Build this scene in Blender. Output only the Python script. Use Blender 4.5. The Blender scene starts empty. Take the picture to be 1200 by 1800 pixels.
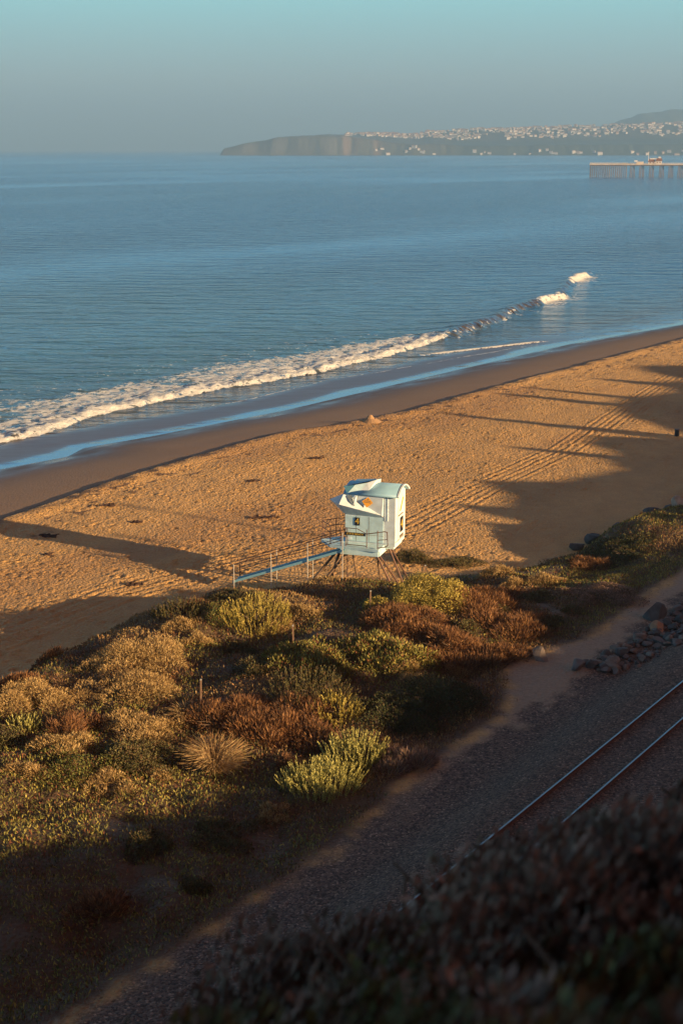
import bpy, bmesh, math, random
import numpy as np
from mathutils import Vector, Matrix
random.seed(4); rng = np.random.default_rng(11)
S = bpy.context.scene
COL = S.collection

# ------------------------------------------------------------------ camera
EYE = 27.0
cam_d = bpy.data.cameras.new('camera'); cam = bpy.data.objects.new('camera', cam_d); COL.objects.link(cam)
cam_d.sensor_fit = 'VERTICAL'; cam_d.sensor_height = 36.0; cam_d.lens = 50.0
cam_d.clip_start = 0.2; cam_d.clip_end = 60000
cam.location = (0, 0, EYE)
cam.rotation_euler = (math.radians(90) - math.atan(638 / 2500), 0, 0)
cam_d.dof.use_dof = True; cam_d.dof.focus_distance = 82; cam_d.dof.aperture_fstop = 1.7
S.camera = cam
# ------------------------------------------------------------------ light
SUN_AZ = math.radians(60.0)     # shadows run 60 degrees left of the view
SUN_EL = math.radians(12.0)
S.view_settings.view_transform = 'Standard'; S.view_settings.look = 'None'
S.view_settings.exposure = 1.36; S.view_settings.gamma = 1.0
sun_d = bpy.data.lights.new('sun', 'SUN'); sun = bpy.data.objects.new('sun', sun_d); COL.objects.link(sun)
sun_d.energy = 5.0; sun_d.angle = math.radians(0.5); sun_d.color = (1.0, 0.68, 0.36)
to_sun = Vector((math.sin(SUN_AZ) * math.cos(SUN_EL), -math.cos(SUN_AZ) * math.cos(SUN_EL), math.sin(SUN_EL)))
sun.rotation_euler = to_sun.to_track_quat('Z', 'Y').to_euler()
W = bpy.data.worlds.new('World'); S.world = W; W.use_nodes = True
nt = W.node_tree; nt.nodes.clear()
out = nt.nodes.new('ShaderNodeOutputWorld'); bg = nt.nodes.new('ShaderNodeBackground')
sky = nt.nodes.new('ShaderNodeTexSky'); sky.sky_type = 'NISHITA'; sky.sun_disc = False
sky.sun_elevation = SUN_EL; sky.sun_rotation = math.atan2(to_sun.x, to_sun.y); sky.dust_density = 2.0
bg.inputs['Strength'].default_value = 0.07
tc = nt.nodes.new('ShaderNodeTexCoord'); sep = nt.nodes.new('ShaderNodeSeparateXYZ')
nt.links.new(tc.outputs['Generated'], sep.inputs[0])
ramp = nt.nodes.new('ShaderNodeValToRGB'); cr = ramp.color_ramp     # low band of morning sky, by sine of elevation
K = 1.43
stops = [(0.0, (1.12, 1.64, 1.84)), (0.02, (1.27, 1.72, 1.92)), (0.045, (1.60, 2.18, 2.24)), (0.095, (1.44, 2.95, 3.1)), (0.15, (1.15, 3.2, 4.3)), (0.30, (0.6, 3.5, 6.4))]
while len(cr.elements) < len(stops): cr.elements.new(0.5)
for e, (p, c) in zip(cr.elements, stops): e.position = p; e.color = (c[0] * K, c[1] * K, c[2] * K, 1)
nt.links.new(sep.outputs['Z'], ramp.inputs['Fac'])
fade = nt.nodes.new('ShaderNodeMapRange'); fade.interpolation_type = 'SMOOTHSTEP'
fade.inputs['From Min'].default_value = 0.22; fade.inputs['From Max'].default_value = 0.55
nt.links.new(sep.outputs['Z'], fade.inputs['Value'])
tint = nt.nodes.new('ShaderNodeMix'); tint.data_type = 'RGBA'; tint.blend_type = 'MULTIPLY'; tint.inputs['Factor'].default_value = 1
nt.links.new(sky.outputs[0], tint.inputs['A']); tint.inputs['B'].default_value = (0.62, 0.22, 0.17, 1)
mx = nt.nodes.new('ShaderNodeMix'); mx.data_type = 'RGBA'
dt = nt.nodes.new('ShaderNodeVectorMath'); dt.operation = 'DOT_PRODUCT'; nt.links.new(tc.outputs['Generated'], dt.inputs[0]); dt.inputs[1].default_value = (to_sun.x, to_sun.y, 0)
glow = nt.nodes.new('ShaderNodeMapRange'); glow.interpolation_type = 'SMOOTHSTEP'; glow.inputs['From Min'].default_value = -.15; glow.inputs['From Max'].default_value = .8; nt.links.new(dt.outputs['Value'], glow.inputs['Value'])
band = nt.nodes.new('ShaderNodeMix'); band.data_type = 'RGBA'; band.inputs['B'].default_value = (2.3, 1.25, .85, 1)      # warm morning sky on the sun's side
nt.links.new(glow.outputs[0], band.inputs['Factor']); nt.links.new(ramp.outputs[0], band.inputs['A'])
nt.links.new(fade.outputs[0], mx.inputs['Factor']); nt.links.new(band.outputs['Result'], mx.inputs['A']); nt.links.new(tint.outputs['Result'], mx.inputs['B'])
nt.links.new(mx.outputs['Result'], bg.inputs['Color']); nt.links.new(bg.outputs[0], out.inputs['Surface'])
S.render.engine = 'CYCLES'
S.cycles.use_denoising = True; S.cycles.max_bounces = 6; S.cycles.volume_bounces = 1
S.cycles.diffuse_bounces = 3; S.cycles.sample_clamp_indirect = 4

# ------------------------------------------------------------------ helpers
def XY(s, n): return .6 * s - .8 * n, .8 * s + .6 * n            # along-shore s, towards-sea n
def tag(o, label, cat, group=None, kind=None):
    if label: o['label'] = label
    if cat: o['category'] = cat
    if group: o['group'] = group
    if kind: o['kind'] = kind
    return o
_T = rng.random((256, 256))
def vn(x, y, seed=0):
    x = np.asarray(x, float) + seed * 17.31; y = np.asarray(y, float) + seed * 5.77
    xi = np.floor(x).astype(int); yi = np.floor(y).astype(int); fx = x - xi; fy = y - yi
    fx = fx * fx * (3 - 2 * fx); fy = fy * fy * (3 - 2 * fy)
    a = _T[xi & 255, yi & 255]; b = _T[(xi + 1) & 255, yi & 255]; c = _T[xi & 255, (yi + 1) & 255]; d = _T[(xi + 1) & 255, (yi + 1) & 255]
    return (a * (1 - fx) + b * fx) * (1 - fy) + (c * (1 - fx) + d * fx) * fy
def fbm(x, y, o=3, seed=0):
    r = 0; a = 1; t = 0; f = 1.0
    for k in range(o): r = r + a * (vn(x * f, y * f, seed + k * 3) - .5); t += a; a *= .5; f *= 2.03
    return r / t * 2
def ss(a, b, x): t = np.clip((x - a) / (b - a), 0, 1); return t * t * (3 - 2 * t)
def pl(x, pts): return np.interp(x, [p[0] for p in pts], [p[1] for p in pts])
def mesh_np(name, V, Fq, mat, parent=None, cols=None, misc=None, smooth=False):
    V = np.asarray(V, np.float32).reshape(-1, 3); Fq = np.asarray(Fq, np.int32); k = Fq.shape[1]
    me = bpy.data.meshes.new(name); me.vertices.add(len(V)); me.vertices.foreach_set('co', V.ravel())
    me.loops.add(Fq.size); me.loops.foreach_set('vertex_index', Fq.ravel())
    me.polygons.add(len(Fq)); me.polygons.foreach_set('loop_start', np.arange(0, Fq.size, k, dtype=np.int32))
    me.polygons.foreach_set('loop_total', np.full(len(Fq), k, np.int32))
    if smooth: me.polygons.foreach_set('use_smooth', np.ones(len(Fq), bool))
    for nm, arr in (('col', cols), ('misc', misc)):
        if arr is not None:
            a = me.color_attributes.new(nm, 'FLOAT_COLOR', 'POINT')
            c = np.ones((len(V), 4), np.float32); c[:, :3] = np.asarray(arr, np.float32).reshape(-1, 3); a.data.foreach_set('color', c.ravel())
    me.update(); me.validate()
    if mat: me.materials.append(mat)
    o = bpy.data.objects.new(name, me); COL.objects.link(o)
    if parent: o.parent = parent
    return o
def grid_faces(a, b):
    i = np.arange(a * b).reshape(a, b)
    return np.stack([i[:-1, :-1], i[1:, :-1], i[1:, 1:], i[:-1, 1:]], -1).reshape(-1, 4)
def empty(name, loc, rz=0):
    o = bpy.data.objects.new(name, None); o.location = loc; o.rotation_euler = (0, 0, rz); COL.objects.link(o); o.empty_display_size = .3; return o
def obj(name, bm, mat, parent=None, smooth=False):
    me = bpy.data.meshes.new(name); bmesh.ops.recalc_face_normals(bm, faces=bm.faces); bm.to_mesh(me); bm.free()
    if smooth:
        for p in me.polygons: p.use_smooth = True
    if mat: me.materials.append(mat)
    o = bpy.data.objects.new(name, me); COL.objects.link(o)
    if parent: o.parent = parent
    return o
def box(bm, c, d, rz=0, M=None):
    m = Matrix.Translation(c) @ Matrix.Rotation(rz, 4, 'Z') @ Matrix.Diagonal((d[0], d[1], d[2], 1))
    if M: m = M @ m
    bmesh.ops.create_cube(bm, size=1, matrix=m)
def tube(bm, a, b, r, r2=None, seg=8):
    a = Vector(a); b = Vector(b); d = b - a
    m = Matrix.Translation((a + b) / 2) @ d.to_track_quat('Z', 'Y').to_matrix().to_4x4()
    bmesh.ops.create_cone(bm, cap_ends=True, segments=seg, radius1=r, radius2=r if r2 is None else r2, depth=d.length, matrix=m)
def path_tube(bm, pts, r, seg=8):
    for a, b in zip(pts[:-1], pts[1:]): tube(bm, a, b, r, seg=seg)
    for p in pts[1:-1]: bmesh.ops.create_icosphere(bm, subdivisions=1, radius=r * 1.02, matrix=Matrix.Translation(p))
def poly(bm, pts): return bm.faces.new([bm.verts.new(p) for p in pts])
# ------------------------------------------------------------------ materials
def mat(name, col=(.5, .5, .5), rough=.6, metal=0, nscale=None, namt=.25, bump=0, bscale=40):
    m = bpy.data.materials.new(name); m.use_nodes = True; t = m.node_tree; p = t.nodes['Principled BSDF']
    p.inputs['Base Color'].default_value = (*col, 1); p.inputs['Roughness'].default_value = rough; p.inputs['Metallic'].default_value = metal
    if nscale:
        no = t.nodes.new('ShaderNodeTexNoise'); no.inputs['Scale'].default_value = nscale; no.inputs['Detail'].default_value = 6
        co = t.nodes.new('ShaderNodeTexCoord'); t.links.new(co.outputs['Object'], no.inputs['Vector'])
        mp = t.nodes.new('ShaderNodeMapRange'); mp.inputs['From Min'].default_value = .3; mp.inputs['From Max'].default_value = .7
        mp.inputs['To Min'].default_value = 1 - namt; mp.inputs['To Max'].default_value = 1 + namt
        t.links.new(no.outputs['Fac'], mp.inputs['Value'])
        mm = t.nodes.new('ShaderNodeMix'); mm.data_type = 'RGBA'; mm.blend_type = 'MULTIPLY'; mm.inputs['Factor'].default_value = 1
        mm.inputs['A'].default_value = (*col, 1); t.links.new(mp.outputs[0], mm.inputs['B']); t.links.new(mm.outputs['Result'], p.inputs['Base Color'])
        if bump:
            n2 = t.nodes.new('ShaderNodeTexNoise'); n2.inputs['Scale'].default_value = bscale; t.links.new(co.outputs['Object'], n2.inputs['Vector'])
            b = t.nodes.new('ShaderNodeBump'); b.inputs['Strength'].default_value = bump; b.inputs['Distance'].default_value = .02
            t.links.new(n2.outputs['Fac'], b.inputs['Height']); t.links.new(b.outputs[0], p.inputs['Normal'])
    return m
def leaf_mat():
    m = bpy.data.materials.new('foliage'); m.use_nodes = True; t = m.node_tree; p = t.nodes['Principled BSDF']
    a = t.nodes.new('ShaderNodeAttribute'); a.attribute_name = 'col'
    t.links.new(a.outputs['Color'], p.inputs['Base Color']); p.inputs['Roughness'].default_value = .65
    p.inputs['Specular IOR Level'].default_value = .25
    return m
LEAF = leaf_mat()
WOOD = mat('weathered_wood', (.20, .12, .075), .85, nscale=3)
TWIG = mat('twig', (.11, .075, .05), .9)
BARK = mat('bark', (.13, .095, .07), .9, nscale=4)
# ------------------------------------------------------------------ terrain
toe_p = [(-60, 44), (20, 47), (39, 49), (44, 50.6), (49, 51.4), (54.5, 51.0), (57.5, 49.6), (61, 48.4), (64, 46.8), (67, 44.6), (69, 42.8), (71, 41.6), (73.7, 40.6), (82, 39.5), (90, 38), (140, 36), (1600, 36)]
berm_p = [(-60, 73), (61, 74.8), (67, 75.9), (74, 77.3), (91, 78.8), (97, 79), (105, 77), (114, 76.2), (129, 77), (146, 77), (180, 77.5), (1600, 77.5)]
water_p = [(-60, 95), (78, 95.2), (85, 94.5), (88.5, 96.1), (96, 95), (115, 93.6), (150, 94.3), (180, 94.6), (210, 91.5), (1600, 91.5)]
path_p = [(-60, 26), (27, 26.2), (36, 26.4), (41, 27.4), (48.7, 27.8), (51, 29.0), (53.2, 30.4), (57, 30.2), (59, 29.4), (62, 29.6), (69, 30.2), (80, 30.8), (1600, 30.8)]
grav_p = [(-60, 25.6), (35, 25.6), (40, 26.7), (46, 27.2), (53, 27.0), (58, 27.8), (65, 28.6), (90, 28.6), (1600, 28.6)]
track_p = [(20, 54.5), (45, 55.8), (54, 56.6), (64, 55.4), (70, 53.2), (76.5, 51.8), (89, 53.7), (106, 55.5), (128, 60.4), (170, 69), (1600, 69)]
RN = -25.0; TS = math.tan(SUN_EL)
# where the bluff's shadow ends, as s -> n; the crest height follows from it
edge_p = [(-60, 112), (10, 112), (15, 70), (20, 40), (25, 36), (28, 33.5), (30.5, 31.5), (31.5, 32.6), (33, 30), (35.5, 30.0), (38, 27.4), (43, 28.0), (45.5, 33.5), (49, 34), (51.5, 32.6), (53.5, 30.2), (56.2, 27.6), (58.6, 31.5), (61, 36),
          (64, 34.8), (66.3, 30.5), (69, 30.0), (72, 30.2), (75, 30.2), (79.5, 31.5), (81.3, 41), (83.5, 51), (85, 47.5), (88, 49), (91, 54), (94, 49), (101, 46.5), (104, 50), (106, 49.5), (108, 52), (109.5, 55), (112, 55.5),
          (114, 50), (116.5, 46), (119, 50.5), (122.5, 57), (126, 60.5), (132, 62), (138, 59.5), (143, 63), (147, 62), (150, 69), (153, 71), (156, 67), (162, 66), (170, 70), (185, 66), (260, 66), (1600, 66)]
SLOPE_S = (-.6 * math.sin(SUN_AZ) + .8 * math.cos(SUN_AZ)) / (.8 * math.sin(SUN_AZ) + .6 * math.cos(SUN_AZ))
def crest(s_ridge):
    s_sh = s_ridge + SLOPE_S * (pl(s_ridge, edge_p) - RN)
    for _ in range(4): s_sh = .5 * s_sh + .5 * (s_ridge + SLOPE_S * (pl(s_sh, edge_p) - RN))
    B = pl(s_sh, edge_p)
    zb = np.where(B > 40, 2.45, 4.1)
    return zb + (B - RN) * TS
def base_z(s, n):
    s = np.asarray(s, float); n = np.asarray(n, float)
    toe = pl(s, toe_p) + .9 * fbm(s * .35, n * .2, 3, 5); berm = pl(s, berm_p) + .3 * fbm(s * .5, n * .1, 2, 8); wat = pl(s, water_p)
    path = pl(s, path_p)
    z = 2.35 + .12 * ss(60, 77, n)
    z = z + .14 * ss(-2.5, -.5, n - berm) - .34 * ss(-.3, .5, n - berm)                                                      # little scarp at the berm
    down = np.clip((n - berm - .5) / (wat - berm - .5), 0, None)
    z = np.where(n > berm, np.where(down < 1, 2.31 - 2.01 * down ** 1.15, .30 - .13 * (n - wat)), z)
    z = np.maximum(z, -4)
    # dune
    top = 3.75 + .55 * ss(31, 38, n) * (1 - ss(60, 66, s)) + .55 * ss(74, 81, s) * ss(31.5, 35.5, n)
    top = top - .55 * ss(61, 65, s) * ss(78, 74, s) * ss(33, 36, n)
    top = top - .62 * ss(54, 58, s) * ss(69, 66, s) * ss(39.5, 42.5, n)
    hum = .55 * (1 - .6 * ss(54, 57, s) * ss(40, 43, n)) * fbm(s * .22, n * .22, 3, 1) + .16 * fbm(s * .9, n * .9, 2, 2)
    veg = ss(path, path + 2.5, n)
    dune = top + hum * veg - .30 * ss(62, 66, s) * ss(40, 42, n) * (1 - ss(68, 74, s)) - .5 * ss(4, 0, toe - n)
    wd = ss(.4, -2.0, n - toe)
    z = z + (dune - z) * np.where(n < toe + .4, wd, 0) * ss(77, 74, n)
    # path and rail bed
    z = np.where(n < path + 2.5, 4.05 + (z - 4.05) * veg, z)
    z = z + .7 * ss(26.2, 23.6, n - .067 * (s - 54))
    # bluff
    H = crest(s)
    bl = ss(11, RN, n) ** .8
    zr = 4.75 + (H - 4.75) * bl
    zr = np.where(n < RN, H - 1.2 * abs(fbm(s * .1, n * .1, 3, 3)) * ss(RN, RN - 6, n), zr) - .9 * abs(fbm(s * .3, n * .3, 3, 6)) * ss(9, 0, n) * (1 - ss(RN + 8, RN, n) * .0) * ss(RN, RN + 6, n)
    zp = np.interp(n, [-200, -1, .3, 2, 3, 4.2, 8, 12.5], [25.6, 25.3, 25.15, 23.9, 23.0, 21.9, 14.5, 4.75]) + .25 * fbm(s * .5, n * .5, 3, 7) * ss(12, 8, n)
    wp = ss(19, 9.5, s)
    zz = zr + (np.maximum(zr, zp) - zr) * wp
    return np.where(n < 12.5, np.where(n > 11, np.maximum(zz, 4.6), zz), z)
def detail_z(s, n):
    toe = pl(s, toe_p); berm = pl(s, berm_p)
    dry = ss(toe - .5, toe + 1.0, n) * ss(berm, berm - 1.2, n)
    z = dry * (.026 * fbm(s * 2.7, n * 2.5, 2, 21) + .05 * fbm(s * .35, n * .35, 2, 24))
    d = n - pl(s, track_p); w = ss(2.2, 1.5, abs(d + .3 * np.sin(s * .11)))
    rut = np.sin(2 * math.pi * (d + .10 * fbm(s * .12, n * .3, 2, 30)) / .62)
    z = z * (1 - .55 * w * dry) + .030 * w * (rut + .6 * np.sin(2 * math.pi * d / .41 + 2 * fbm(s * .05, n * 0, 2, 31))) * dry * ss(72, 60, np.where(s > 100, 60, 60))
    d2 = n - pl(s, [(20, 60), (45, 58.4), (58, 59.3), (66, 57), (90, 57.2), (128, 63)]); w2 = ss(1.5, .8, abs(d2))
    z = z + .018 * w2 * np.sin(2 * math.pi * d2 / .55) * dry * ss(30, 45, s) * ss(100, 70, s)
    z = z + .008 * fbm(s * 3, n * 3, 2, 40) * ss(30, 26, n)
    return z
def ground(s, n): return float(base_z(s, n) + detail_z(s, n))
def ground_xy(x, y): return ground(.6 * x + .8 * y, -.8 * x + .6 * y)
sv = np.concatenate([np.arange(-70, 0, 3.5), np.arange(0, 18, .6), np.arange(18, 76, .16), np.arange(76, 136, .22), np.arange(136, 262, .5), np.geomspace(262, 1600, 30)])
nv = np.concatenate([np.arange(-150, -30, 6), np.arange(-30, 12, .8), np.arange(12, 18, .5), np.arange(18, 97.5, .16), np.arange(98, 150, 3.0)])
SS, NN = np.meshgrid(sv, nv, indexing='ij')
Z = base_z(SS, NN) + detail_z(SS, NN)
# footprints: thousands of small pits trodden into the dry sand
NP = 22000; fs = rng.uniform(38, 190, NP); fnn = pl(fs, toe_p) + rng.random(NP) ** .8 * (pl(fs, berm_p) - 1.0 - pl(fs, toe_p)); fr = rng.uniform(.10, .22, NP); fd = rng.uniform(.025, .065, NP)
kp = rng.random(NP) < .25 + 1.1 * ss(-.35, .35, fbm(fs * .12, fnn * .2, 3, 99)); fs, fnn, fr, fd = fs[kp], fnn[kp], fr[kp], fd[kp]
ii = np.searchsorted(sv, fs); jj = np.searchsorted(nv, fnn)
for di in range(-3, 4):
    for dj in range(-3, 4):
        a = np.clip(ii + di, 0, len(sv) - 1); b = np.clip(jj + dj, 0, len(nv) - 1); q = ((sv[a] - fs) ** 2 / 1.3 + (nv[b] - fnn) ** 2) / fr ** 2
        np.add.at(Z, (a, b), fd * (-np.exp(-q * 1.6) + .45 * np.exp(-(np.sqrt(q) - 1.5) ** 2 * 4)))
X, Y = XY(SS, NN)
toe = pl(SS, toe_p) + .9 * fbm(SS * .35, NN * .2, 3, 5); berm = pl(SS, berm_p) + .3 * fbm(SS * .5, NN * .1, 2, 8); wat = pl(SS, water_p)
path = pl(SS, path_p); grav = pl(SS, grav_p)
def L3(a, b, w): return a + (np.asarray(b) - a) * w[..., None]
nz = fbm(SS * .15, NN * .25, 3, 50); nf = fbm(SS * 1.3, NN * 1.3, 3, 51)
c = np.empty(SS.shape + (3,)); c[:] = (.53, .315, .118)
c = c * (1 + .16 * nz + .10 * nf)[..., None]
c = L3(c, (.36, .19, .075), .5 * ss(.1, .5, fbm(SS * .06, NN * .16, 2, 53)))
damp = ss(-.2, .6, NN - berm); wet = ss(.35, .95, (NN - berm) / np.maximum(wat - berm, 1))
c = L3(c, np.array((.285, .175, .105)), damp * .85) ; c = L3(c, np.array((.15, .090, .062)), wet)
wr = np.clip(fbm(SS * 1.1, NN * 1.6, 3, 55) * 1.7 + .6, 0, 1) * ss(1.5, .15, abs(NN - berm + .1 + .5 * fbm(SS * .2, NN * 0, 2, 56)))
c = L3(c, np.array((.055, .032, .02)), .9 * wr)                                                          # weed left at the berm
c = L3(c, np.array((.055, .03, .022)), .85 * ss(.42, .55, fbm(SS * .9, NN * 1.5, 2, 58)) * ss(6, 0, abs(NN - berm + 2)) * (NN < berm))
soil = ss(path - .2 + .5 * nf, path + .8 + .5 * nf, NN) * ss(.2, -.6, NN - toe + .6 * nf)
c = L3(c, np.array((.115, .070, .042)), soil)
pth = ss(.3, -.4, NN - path + .5 * nf)
c = L3(c, np.array((.34, .245, .17)), pth)
gm = ss(.5, -.5, NN - grav + 1.1 * nf + .6 * nz)
gm = np.maximum(gm, ss(46, 38, SS + 3 * nz) * ss(path + .5, path - .4, NN + .6 * nf) * .92)
c = L3(c, np.array((.14, .092, .070)), gm)
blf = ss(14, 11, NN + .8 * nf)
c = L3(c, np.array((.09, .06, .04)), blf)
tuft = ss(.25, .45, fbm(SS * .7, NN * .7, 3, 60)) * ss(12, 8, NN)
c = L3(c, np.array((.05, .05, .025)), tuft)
misc = np.zeros(c.shape); misc[..., 0] = np.clip(.9 - .62 * wet ** 1.5 * (.75 + .7 * fbm(SS * .25, NN * .5, 3, 98)), .2, 1); misc[..., 1] = np.clip(1 - damp * .72 - wet * .3, .06, 1); misc[..., 2] = gm
gmat = bpy.data.materials.new('ground'); gmat.use_nodes = True; t = gmat.node_tree; p = t.nodes['Principled BSDF']
ac = t.nodes.new('ShaderNodeAttribute'); ac.attribute_name = 'col'; am = t.nodes.new('ShaderNodeAttribute'); am.attribute_name = 'misc'
sp = t.nodes.new('ShaderNodeSeparateColor'); t.links.new(am.outputs['Color'], sp.inputs[0])
co = t.nodes.new('ShaderNodeTexCoord')
vo = t.nodes.new('ShaderNodeTexVoronoi'); vo.inputs['Scale'].default_value = 15; t.links.new(co.outputs['Object'], vo.inputs['Vector'])
bw = t.nodes.new('ShaderNodeSeparateColor'); t.links.new(vo.outputs['Color'], bw.inputs[0])
gr = t.nodes.new('ShaderNodeValToRGB'); gr.color_ramp.elements[0].color = (.35, .33, .33, 1); gr.color_ramp.elements[0].position = .1
gr.color_ramp.elements[1].color = (1.4, 1.3, 1.25, 1); gr.color_ramp.elements[1].position = .8
e = gr.color_ramp.elements.new(.93); e.color = (1.6, 1.5, 1.45, 1); e = gr.color_ramp.elements.new(.975); e.color = (2.8, 2.6, 2.5, 1)
t.links.new(bw.outputs[0], gr.inputs['Fac'])
m1 = t.nodes.new('ShaderNodeMix'); m1.data_type = 'RGBA'; m1.blend_type = 'MULTIPLY'
t.links.new(sp.outputs[2], m1.inputs['Factor']); t.links.new(ac.outputs['Color'], m1.inputs['A']); t.links.new(gr.outputs[0], m1.inputs['B'])
n1 = t.nodes.new('ShaderNodeTexNoise'); n1.inputs['Scale'].default_value = 9; n1.inputs['Detail'].default_value = 5; t.links.new(co.outputs['Object'], n1.inputs['Vector'])
mr = t.nodes.new('ShaderNodeMapRange'); mr.inputs['From Min'].default_value = .3; mr.inputs['From Max'].default_value = .7; mr.inputs['To Min'].default_value = .84; mr.inputs['To Max'].default_value = 1.16
t.links.new(n1.outputs['Fac'], mr.inputs['Value'])
m2 = t.nodes.new('ShaderNodeMix'); m2.data_type = 'RGBA'; m2.blend_type = 'MULTIPLY'; m2.inputs['Factor'].default_value = 1
t.links.new(m1.outputs['Result'], m2.inputs['A']); t.links.new(mr.outputs[0], m2.inputs['B']); t.links.new(m2.outputs['Result'], p.inputs['Base Color'])
t.links.new(sp.outputs[0], p.inputs['Roughness'])
n2 = t.nodes.new('ShaderNodeTexNoise'); n2.inputs['Scale'].default_value = 5.5; n2.inputs['Detail'].default_value = 2; t.links.new(co.outputs['Object'], n2.inputs['Vector'])
add = t.nodes.new('ShaderNodeMath'); add.operation = 'ADD'; ml = t.nodes.new('ShaderNodeMath'); ml.operation = 'MULTIPLY'
t.links.new(n2.outputs['Fac'], ml.inputs[0]); ml.inputs[1].default_value = 2.4; t.links.new(ml.outputs[0], add.inputs[0])
m3 = t.nodes.new('ShaderNodeMath'); m3.operation = 'MULTIPLY'; t.links.new(vo.outputs['Distance'], m3.inputs[0]); t.links.new(sp.outputs[2], m3.inputs[1]); 
m4 = t.nodes.new('ShaderNodeMath'); m4.operation = 'MULTIPLY'; t.links.new(m3.outputs[0], m4.inputs[0]); m4.inputs[1].default_value = -1.2; t.links.new(m4.outputs[0], add.inputs[1])
bp = t.nodes.new('ShaderNodeBump'); bp.inputs['Distance'].default_value = .06; t.links.new(add.outputs[0], bp.inputs['Height']); t.links.new(sp.outputs[1], bp.inputs['Strength'])
t.links.new(bp.outputs[0], p.inputs['Normal'])
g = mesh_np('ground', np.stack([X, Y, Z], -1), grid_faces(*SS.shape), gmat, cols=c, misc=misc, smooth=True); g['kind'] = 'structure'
# ------------------------------------------------------------------ sea
ff_p = [(-9000, 105), (60, 105), (86, 104.8), (92.4, 105), (99, 107), (110, 109), (123, 108.5), (138, 108.2), (159, 109.5), (176, 112.5), (202, 119.2), (225, 126), (237, 127.5), (272, 143), (283, 146), (320, 158), (9000, 158)]
fb_p = [(-9000, 128), (60, 128), (103, 124), (108, 121.3), (134, 122.8), (158, 122), (176, 119.5), (184, 115.5), (9000, 115.5)]
sv = np.concatenate([-np.geomspace(20000, 30, 26), np.arange(30, 75, 1.5), np.arange(75, 200, .3), np.arange(200, 300, .5), np.geomspace(300, 21000, 70)])
nv = np.concatenate([np.arange(88, 132, .22), np.arange(132, 180, .6), np.geomspace(180, 20000, 90)])
SS, NN = np.meshgrid(sv, nv, indexing='ij'); X, Y = XY(SS, NN)
ff = pl(SS, ff_p) + .9 * fbm(SS * .10, NN * 0, 3, 61) + .8 * fbm(SS * .45, NN * .1, 4, 62); fb = pl(SS, fb_p) + 2.5 * fbm(SS * .12, NN * .1, 3, 63)
wat = pl(SS, water_p)
zw = .30 * ss(13, 2, NN - wat) + .02
fade_far = ss(900, 200, NN)
zw = zw + (.16 * fbm(SS * .028, NN * .075, 3, 64) + .05 * fbm(SS * .12, NN * .3, 2, 65)) * ss(112, 135, NN) * fade_far
x = NN - ff
inf = ss(60, 80, SS) * ss(186, 172, SS)                          # broken bore
zw = zw + inf * (.44 * ss(-.3, .9, x) * (1 - .80 * ss(.9, 6, x)) * np.exp(-np.clip(x - 6, 0, None) / 6) + .34 * fbm(SS * .9, NN * .9, 4, 66) * ss(-.2, .6, x) * (.35 + .65 * ss(9, 1, x)) * ss(16, 12, x))
un = ss(170, 184, SS) * ss(300, 282, SS)                         # still unbroken crest
zw = zw + un * 1.0 * (ss(-1.6, .4, x) * np.exp(-np.clip(x, 0, None) / 4.5))
sec = pl(SS, [(0, 96), (150, 108.5), (160, 105.6), (170, 102), (181, 98.3), (186, 97), (9000, 97)]); insec = ss(156, 163, SS) * ss(183, 177, SS)
xs = NN - sec; zw = zw + insec * .22 * ss(-.3, .3, xs) * np.exp(-np.clip(xs, 0, None) / 1.5)
foam = np.zeros(SS.shape)
foam = np.maximum(foam, inf * (.86 + .14 * fbm(SS * .5, NN * .8, 2, 97)) * ss(-.3, .1, x) * (1 - .20 * ss(.8, 4, x) - .16 * ss(6, 14, x)) * ss(2, -3.0, NN - fb))
pat = fbm(SS * .09, NN * .16, 3, 67)
foam = foam - inf * .30 * ss(3, 6, x) * ss(.05, .5, pat)
foam = np.maximum(foam, inf * .20 * ss(-2, 4, NN - fb) * ss(12, 5, NN - fb) * (pat > -.2))
w2 = ss(222, 228, SS) * ss(243, 236, SS) + ss(264, 269, SS) * ss(290, 283, SS)
wn = fbm(SS * .25, NN * .35, 3, 76); w2 = np.clip(ss(216, 232, SS + 9 * wn) * ss(246, 234, SS + 9 * wn) + ss(262, 271, SS + 7 * wn) * ss(291, 279, SS + 7 * wn), 0, 1)
foam = np.maximum(foam, un * w2 * (.95 * ss(-3.4, -1.4, x + 1.2 * wn) * ss(1.5, -.2, x + .9 * wn)))
foam = np.maximum(foam, un * w2 * .5 * ss(-7, -3, x + 2 * wn) * ss(0, -2, x))
foam = np.maximum(foam, un * .30 * ss(-2.6, -1.2, x) * ss(-.1, -.6, x) * ss(232, 200, SS))
foam = np.maximum(foam, un * .30 * ss(-6.5, -3, x) * ss(-1.0, -2, x) * ss(.0, .4, fbm(SS * .3, NN * .5, 2, 68)))
foam = np.maximum(foam, insec * .95 * ss(-.35, -.1, xs) * ss(1.0, .3, xs))
for pts, lo, hi, wdt in (([(95, 103.8), (107, 102.6), (119, 101.6), (135, 103.2), (142, 101.6), (159, 100.2), (173, 98.4), (186, 96)], 112, 180, .32), ([(100, 104.5), (120, 105.0), (135, 106.5), (150, 106)], 128, 152, .3)):
    q = NN - pl(SS, pts) - .35 * fbm(SS * .25, NN * 0, 3, 69)
    foam = np.maximum(foam, .72 * ss(wdt, 0, abs(q)) * ss(lo - 4, lo + 4, SS) * ss(hi + 4, hi - 4, SS))
film = ss(3.2, -.2, NN - wat - 2.2 * fbm(SS * .07, NN * .1, 3, 71) - .5)          # thin clear run-up sheet
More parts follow.
